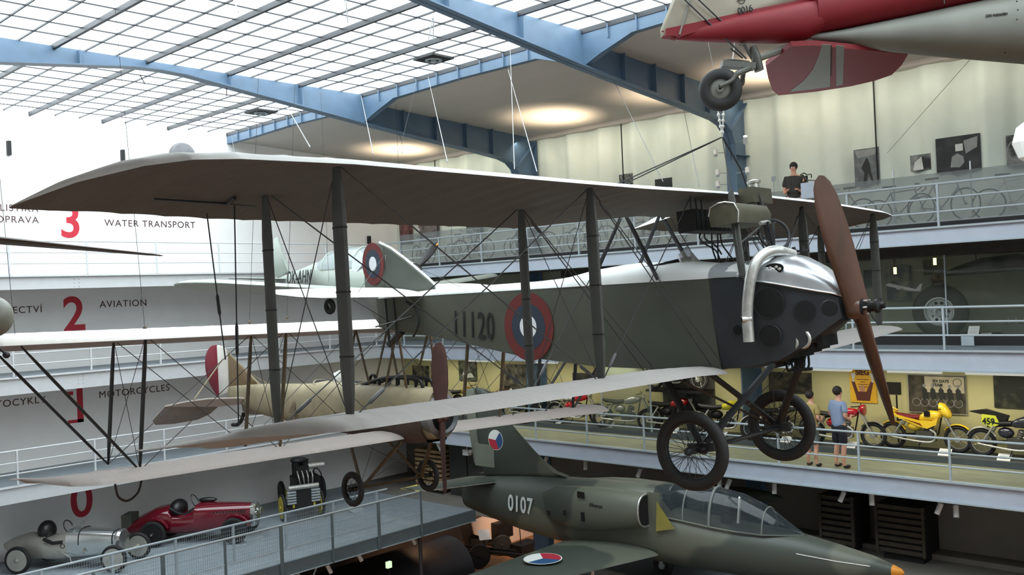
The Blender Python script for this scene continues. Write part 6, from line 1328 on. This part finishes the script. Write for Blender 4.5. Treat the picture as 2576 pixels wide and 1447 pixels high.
# ================================================================== BICYCLES on gallery three
def bicycle(label, x, y, z, rz, col=(.2, .2, .2), tyre=None, drop=False, R=.33, group='bicycles on the top gallery'):
    M = Matrix.Translation((x, y, z)) @ Matrix.Rotation(rz, 4, 'Z'); t = thing('bicycle', label, 'bicycle', M, group=group); mt = tyre or M_tyre
    mf = mat('bicycle_paint_%02x%02x%02x' % tuple(int(v * 255) for v in col), col, .35, metal=.2, var=.03)
    for xx in (-.50, .52):
        w = MB().torus((xx, 0, R), (0, 1, 0), R - .016, .016, 32, 6).obj('wheel', mt, t); s_ = MB()
        for k in range(14): a = 2 * PI * k / 14; s_.cyl((xx, 0, R), (xx + (R - .03) * math.cos(a), 0, R + (R - .03) * math.sin(a)), .0022, 3)
        s_.cyl((xx, -.04, R), (xx, .04, R), .022, 8); s_.obj('spokes', M_exh, w)
    f = MB(); bb = (-.05, 0, .28); st = (-.18, 0, .80); hd = (.34, 0, .84); hb = (.38, 0, .70)
    for a, b in ((bb, st), (st, hd), (bb, hb), (bb, (-.5, 0, R)), (st, (-.5, 0, R)), (hd, hb)): f.cyl(a, b, .014, 6)
    f.obj('frame', mf, t); MB().tube([hb, (.42, 0, .62), (.52, 0, R)], .013, 6).obj('fork', mf, t)
    MB().tube([(-.18, 0, .80), (-.21, 0, .93)], .012, 6).obj('seat_post', M_exh, t); MB().loft([[(-.36 + .30 * q, w_ * math.cos(a), .95 + .022 * math.sin(a)) for a in [2 * PI * k / 8 for k in range(8)]] for q, w_ in ((0, .03), (.15, .075), (.45, .05), (1, .015))]).obj('saddle', M_black, t)
    if drop:
        for s in (-1, 1): MB().tube(catmull([(.38, 0, .94), (.40, s * .2, .95), (.50, s * .21, .93), (.52, s * .21, .84), (.42, s * .21, .79)], 4), .013, 6).obj('handlebar', M_iron, t)
        MB().cyl(hd, (.38, 0, .94), .013, 6).obj('stem', M_exh, t)
    else: MB().tube(catmull([(.18, -.30, .96), (.34, -.24, .99), (.36, 0, .95), (.34, .24, .99), (.18, .30, .96)], 4), .012, 6).obj('handlebar', M_exh, t)
    MB().cyl((-.05, -.05, .28), (-.05, -.06, .28), .09, 16).cyl((-.05, -.07, .28), (.06, -.09, .16), .010, 6).obj('crankset', M_exh, t)
    return t
ZB = G[3] + .16
cols = [(.75, .75, .74), (.55, .56, .56), (.25, .26, .27), (.62, .50, .48), (.4, .42, .43)]
bl_ = ['second bicycle from the right edge on the top gallery, with drop bars', 'black-framed bicycle under the workshop photograph', 'bicycle with long dark top bar under the small photograph', 'bicycle below the tall cyclist photograph', 'bicycle directly right of the high-wheeler', 'bicycle above the radiator of the biplane', 'bicycle seen between the cabane struts, nearer one', 'bicycle seen between the cabane struts, farther one', 'bicycle right of the front inner wing strut', 'bicycle left of the front inner wing strut', 'pale bicycle right of the rear inner wing strut', 'bicycle beside the black kite-shaped frame', 'bicycle under the black lettered sign', 'dark old bicycle with thick tyres left of the sign', 'dark old bicycle above the black propeller tip', 'bicycle at the far end, beside the green fin']
for i, y in enumerate([5.55, 6.75, 7.95, 8.95, 10.0, 11.6, 12.9, 14.0, 15.2, 16.3, 17.4, 18.5, 19.8, 21.1, 22.4, 23.5]):
    if i == 4: y = 10.9
    bicycle(bl_[i], 20.72 if i % 2 else 21.55, y, ZB, SD + math.radians((8, -14, 6, -4, 12, -8, 10)[i % 7]) + (PI if i % 5 == 3 else 0), cols[i % 5], drop=i % 2 == 0, R=.34)
pf = thing('high_wheel_bicycle', 'black high-wheel bicycle with a huge front wheel behind the propeller tip', 'bicycle', Matrix.Translation((21.3, 10.02, ZB)) @ Matrix.Rotation(SD, 4, 'Z'))
Rw = .66
w = MB().torus((.0, 0, Rw), (0, 1, 0), Rw - .014, .014, 56, 6).obj('wheel', mat('grey_rubber', (.45, .46, .46), .7), pf); s_ = MB()
for k in range(28): a = 2 * PI * k / 28; s_.cyl((0, 0, Rw), ((Rw - .02) * math.cos(a), 0, Rw + (Rw - .02) * math.sin(a)), .002, 3)
s_.obj('spokes', M_exh, w); MB().torus((-.82, 0, .22), (0, 1, 0), .20, .014, 28, 6).obj('rear_wheel', M_tyre, pf)
MB().tube(catmull([(-.82, 0, .22), (-.72, 0, .62), (-.45, 0, 1.12), (-.02, 0, 1.42)], 6), .016, 8).obj('spine', M_black, pf)
for s in (-1, 1): MB().cyl((0, s * .05, Rw), (-.02, s * .03, 1.42), .013, 6).obj('fork', M_black, pf)
MB().tube(catmull([(-.05, -.32, 1.40), (0, -.2, 1.47), (0, 0, 1.44), (0, .2, 1.47), (-.05, .32, 1.40)], 4), .012, 6).obj('handlebar', M_black, pf)
MB().loft([[(-.40 + .28 * q, w_ * math.cos(a), 1.33 + .03 * math.sin(a) + .06 * q) for a in [2 * PI * k / 8 for k in range(8)]] for q, w_ in ((0, .03), (.15, .09), (.5, .05), (1, .02))]).obj('saddle', M_black, pf)
# ================================================================== PEOPLE
M_skin = mat('skin', (.78, .58, .48), .6, var=.04); M_hair = mat('dark_brown_hair', (.13, .09, .07), .7, var=.15, scale=40)
def person(label, x, y, z, rz, hgt, shirt, shorts, skin, pose='book', hair=None, lean=0):
    """one skinned body with clothing, hair and shoes as children; local +x is where the person looks"""
    t = thing('person', label, 'person', Matrix.Translation((x, y, z)) @ Matrix.Rotation(rz, 4, 'Z') @ Matrix.Scale(hgt / 1.75, 4))
    def skinned(name, V, E_, m, lvl=1):
        me = bpy.data.meshes.new(name); me.from_pydata([v[:3] for v in V], E_, []); me.materials.append(m); o = bpy.data.objects.new(name, me); COL.objects.link(o); o.parent = t
        sk_ = o.modifiers.new('skin', 'SKIN'); sk_.use_smooth_shade = True
        for i, v in enumerate(V): me.skin_vertices[0].data[i].radius = (v[3], v[4] if len(v) > 4 else v[3]); me.skin_vertices[0].data[i].use_root = (i == 0)
        ss = o.modifiers.new('subsurf', 'SUBSURF'); ss.levels = lvl; ss.render_levels = lvl + 1; return o
    hx, hz = (.22, 1.12) if pose == 'book' else (.30, 1.0)
    V = [(0, 0, .95, .11, .15), (0, 0, 1.15, .10, .14), (.01, 0, 1.36, .11, .17), (.01, 0, 1.47, .06, .07), (.03, 0, 1.55, .05, .05), (.03, 0, 1.63, .085, .075), (.02, 0, 1.71, .07, .065)]
    E_ = [(0, 1), (1, 2), (2, 3), (3, 4), (4, 5), (5, 6)]
    for s in (-1, 1):
        n0 = len(V); V += [(0, s * .10, .88, .085), (.02, s * .11, .50, .058), (-.01, s * .115, .28, .055), (-.02, s * .12, .08, .034), (.06, s * .13, .035, .038, .03), (.16, s * .14, .025, .03, .022)]
        E_ += [(0, n0), (n0, n0 + 1), (n0 + 1, n0 + 2), (n0 + 2, n0 + 3), (n0 + 3, n0 + 4), (n0 + 4, n0 + 5)]
        n1 = len(V); V += [(.0, s * .19, 1.40, .055), (-.03, s * .23, 1.14, .042), (hx * .55, s * .20, 1.06, .034), (hx, s * .12, hz, .024)]
        E_ += [(2, n1), (n1, n1 + 1), (n1 + 1, n1 + 2), (n1 + 2, n1 + 3)]
        n2 = len(V); V += [(hx + .05, s * .10, hz, .026, .018)]; E_.append((n1 + 3, n2))
        for k in range(4): V += [(hx + .085, s * (.075 + .018 * k), hz - .004 + .004 * k, .009), (hx + .125 - .008 * abs(k - 1.5), s * (.068 + .018 * k), hz - .015, .008)]; m_ = len(V); E_ += [(n2, m_ - 2), (m_ - 2, m_ - 1)]
        V += [(hx + .055, s * .075, hz + .02, .009), (hx + .085, s * .06, hz + .028, .008)]; m_ = len(V); E_ += [(n1 + 3, m_ - 2), (m_ - 2, m_ - 1)]
    skinned('body', V, E_, skin)
    sh = [(0, 0, .80, .15, .185), (0, 0, 1.12, .135, .175), (.005, 0, 1.34, .13, .19), (.0, 0, 1.44, .09, .12)]; e = [(0, 1), (1, 2), (2, 3)]
    for s in (-1, 1): n_ = len(sh); sh += [(0, s * .18, 1.41, .075), (-.02, s * .235, 1.20, .07)]; e += [(2, n_), (n_, n_ + 1)]
    skinned('shirt', sh, e, shirt)
    if shorts:
        sh = [(0, 0, 1.0, .14, .17), (0, 0, .92, .14, .175)]; e = [(0, 1)]
        for s in (-1, 1): n_ = len(sh); sh += [(0, s * .09, .82, .105), (.01, s * .115, .50, .095)]; e += [(1, n_), (n_, n_ + 1)]
        skinned('shorts', sh, e, shorts)
    MB().ball((-.008, 0, 1.685), .106, 20, 14, sc=(1.0, .88, .98)).obj('hair', hair or M_hair, t)
    for s in (-1, 1):
        MB().ball((.018, s * .078, 1.64), .022, 10, 6, sc=(.6, .4, 1)).obj('ear', skin, t); MB().ball((.105, s * .030, 1.655), .011, 8, 6).obj('eye', M_white, t)
        MB().ball((.055, s * .135, .04), .05, 12, 8, sc=(2.1, .8, .75)).obj('shoe', M_black, t)
    MB().ball((.118, 0, 1.625), .016, 8, 6, sc=(1, .7, 1.3)).obj('nose', skin, t); MB().ball((.104, 0, 1.590), .018, 8, 6, sc=(.5, 1.2, .35)).obj('mouth', mat('lips', (.60, .35, .32), .6), t)
    return t
p = onZ(2108, 1180, G[1]); person('person in a blue grey T-shirt and dark shorts reading the motorcycle label', p.x + .15, p.y, G[1] + .005, math.radians(-25), 1.76, mat('blue_grey_tshirt', (.50, .56, .66), .85, var=.04), mat('navy_shorts', (.09, .10, .14), .85), M_skin)
p = onZ(2045, 1173, G[1]); person('person in a mustard T-shirt and grey shorts looking at the motorcycles', p.x, p.y, G[1] + .005, math.radians(-15), 1.66, mat('mustard_tshirt', (.62, .55, .33), .85, var=.04), mat('grey_shorts', (.36, .40, .38), .85), M_skin)
q = onX(2000, 470, 19.85); person('person in a dark checked shirt behind the bicycle gallery railing', 19.82, q.y, G[3], math.radians(195), 1.72, mat('dark_check_shirt', (.20, .19, .17), .85, var=.5, scale=45), mat('dark_trousers', (.12, .12, .13), .85), M_skin)
tag(MB().box((19.55, onX(2040, 480, 19.8).y - .42, G[3] + .86), (19.75, onX(2040, 480, 19.8).y + .12, G[3] + 1.22)).box((19.6, onX(2040, 480, 19.8).y - .1, G[3]), (19.7, onX(2040, 480, 19.8).y, G[3] + .86)).obj('info_desk_panel', M_fascia, None, smooth=False), 'pale grey info panel on the railing beside the leaning person', 'panel')
ws = thing('wall_socket_post', 'slim post with a small grey box beside the leaning person', 'post'); p = onX(1945, 450, 21.4); MB().box((p.x, p.y - .05, p.z - .06), (p.x + .03, p.y + .05, p.z + .06)).obj('box', M_rail, ws, smooth=False); MB().cyl((p.x + .02, p.y, ZB), (p.x + .02, p.y, p.z), .012, 6).obj('post', M_rail, ws)
# ================================================================== SUSPENSION CABLES
def cable(lab, pts, r=.0042, m=None, knots=0):
    t = thing('suspension_cable', lab, 'cable', group='suspension cables'); o = MB().tube(pts, r, 5).obj('cable', m or M_wire, t)
    a, b = Vector(pts[-2]), Vector(pts[-1])
    for k in range(knots): MB().ball(a.lerp(b, .15 + .7 * k / max(1, knots - 1)), r * 2.3, 8, 6).obj('rope_knot', m or M_wire, t)
    return t
M_cab = mat('pale_cable', (.55, .56, .56), .5, var=0)
U1 = lambda px, py, x=.2: B1.w(B1.on(px, py, 0, x))
lw_ = lambda y, x=.1: B1.w((x, y, 1.93))
cable('pale cable from the frame corner down to the green biplane wing', [onZ(908, 240, 15.3), lw_(-4.9)], m=M_cab)
cable('pale cable from the roof to the wing, left of two crossing the side ceiling', [onZ(1053, 190, 15.35), onZ(1011, 356, 14.1)], m=M_cab)
cable('pale cable from the roof to the wing, right of two crossing the side ceiling', [onZ(1077, 194, 15.35), lw_(-4.15)], m=M_cab)
cable('slack pale cable from the nearer frame to the wing, left of two', [onY(1283, 114, 12.1), lw_(-3.35)], m=M_cab)
cable('pale cable from the nearer frame to the wing, right of two, with knotted grips', [onY(1286, 116, 12.1), onZ(1278, 175, 14.4), lw_(-3.05)], m=M_cab, knots=0)
cable('black cable with a clamp hanging from the farther blue frame', [onY(1003, 332, 19.6), onY(1011, 356, 19.6), onY(1011, 388, 19.6)], m=M_wireb, knots=2)
cable('thin dark cable from the nearer frame towards the curtain wall pictures', [onY(1545, 205, 12.1), B1.w(B1.on(1668, 457, 0, .2))], r=.005)
cable('thin dark cable from the nearer frame down behind the wing', [onY(1720, 276, 12.1), B1.w(B1.on(1758, 468, 0, .2))], r=.005)
cable('pale cable left of the blue frame, dropping to the wing near its tip', [onZ(718, 262, 15.2), lw_(-5.45)], r=.005, m=M_cab)
cable('thin vertical cable between the end wall and the wing', [onZ(583, 340, 15.3), onY(590, 392, 20)], r=.005)
cable('thin diagonal cable right of the red tail', [onX(2440, 150, 16), onX(2232, 385, 20)], r=.004)
# knotted white ropes by which the green biplane hangs behind the tail wheel
hk = B1.w((.25, -.05, 3.1)); hk = EYE + (CAMX * ((1817 - W / 2) / F) + CAMY * ((345 - H / 2) / F) + CAMZ) * 10.0
cable('thin line from the roof to the knotted ropes', [Vector((hk.x - .1, hk.y + .5, 15.3)), EYE + (CAMX * ((1812 - W / 2) / F) + CAMY * ((262 - H / 2) / F) + CAMZ) * 10.0], r=.0025, m=M_cab)
for k, dx in enumerate((-9, 9)):
    tp_ = EYE + (CAMX * ((1812 + dx - W / 2) / F) + CAMY * ((262 - H / 2) / F) + CAMZ) * 10.0
    cable('knotted white rope under the tail wheel, %s of two' % ('left', 'right')[k], [tp_, hk], r=.008, m=mat('white_rope', (.82, .82, .80), .8), knots=5)
cable('dark cable from the knotted ropes down to the biplane engine', [hk, B1.w(CAB_T), B1.w(B1.on(1852, 600, 1, -.42)), B1.w(CAB_B)], r=.007, m=M_strut)
cable('dark cable from the knotted ropes to the right over the wing', [hk, B1.w(B1.on(1862, 425, 1, .3)), B1.w((.3, .55, 1.92))], r=.010, m=M_wireb)
cable('dark cable from the knotted ropes to the left, upper of two', [hk, B1.w((-.6, -1.3, 1.93))], r=.007, m=M_iron); cable('dark cable from the knotted ropes to the left, lower of two', [hk, B1.w((-.6, -1.15, 1.93))], r=.007, m=M_iron)
cable('chain hanging from the skylight, left of the middle', [onZ(588, 0, 15.4), onZ(600, 30, 15.0)], r=.012, m=M_cab); cable('chain hanging from the skylight in the middle', [onZ(870, 0, 15.4), onZ(875, 58, 15.0)], r=.012, m=M_cab)
for k, (a_, b_) in enumerate((((1088, 45), (1078, 100)), ((1090, 45), (1090, 102)))): cable('short chain under the skylight near the blue frame, %s of two' % ('left', 'right')[k], [onZ(*a_, 15.38), onZ(*b_, 14.95)], r=.012, m=M_cab)
for a_, b_, lb in (((352, 188), (365, 212), 'nearest the left edge'), ((570, 222), (570, 242), 'right of the other one')): cable('small hook hanging under the farther blue frame, ' + lb, [onY(*a_, 19.6), onY(*b_, 19.6)], r=.012, m=M_wireb)
# cables of the cream biplane and the white aeroplane
for (px, py, xx) in ((628, 812, -.3), (722, 800, .2), (40, 850, .2), (365, 826, .2)):
    p = B2.w(B2.on(px, py, 0, xx)); cable('thin cable rising from the cream biplane wing, ' + {628: 'beside the rear inner strut', 722: 'beside the front inner strut', 40: 'at the left edge', 365: 'above the outer struts'}[px], [Vector((p.x + (.5 if px > 500 else -.3), p.y, 15.42)), p], r=.004)
for yy in (-1.2, 1.2): p = S5.w((-2, yy, .1)); cable('thin cable holding the white light aeroplane, ' + ('near' if yy < 0 else 'far') + ' wing', [Vector((p.x, p.y, 15.2)), p], r=.004)
p = Rt.w((1.2, -.3, .2)); cable('cable holding the red tail, near side', [Vector((p.x, p.y, 15.2)), p], r=.006); p = Rt.w((-.6, 0, .2)); cable('cable holding the red tail at its cone', [Vector((p.x, p.y, 15.2)), p], r=.006)
lmp = thing('white_lamp_shade', 'white faceted round thing at the right edge above the bicycles', 'lamp'); p = onX(2590, 350, 17.0)
MB().lathe(p, (0, 0, 1), [(.02, -.42), (.18, -.30), (.27, -.05), (.2, .2), (.03, .32)], 10).obj('lamp_shade', M_white, lmp, smooth=False); MB().cyl(p + Vector((0, 0, .3)), (p.x, p.y, 15.2), .012, 6).obj('lamp_cord', M_wireb, lmp)
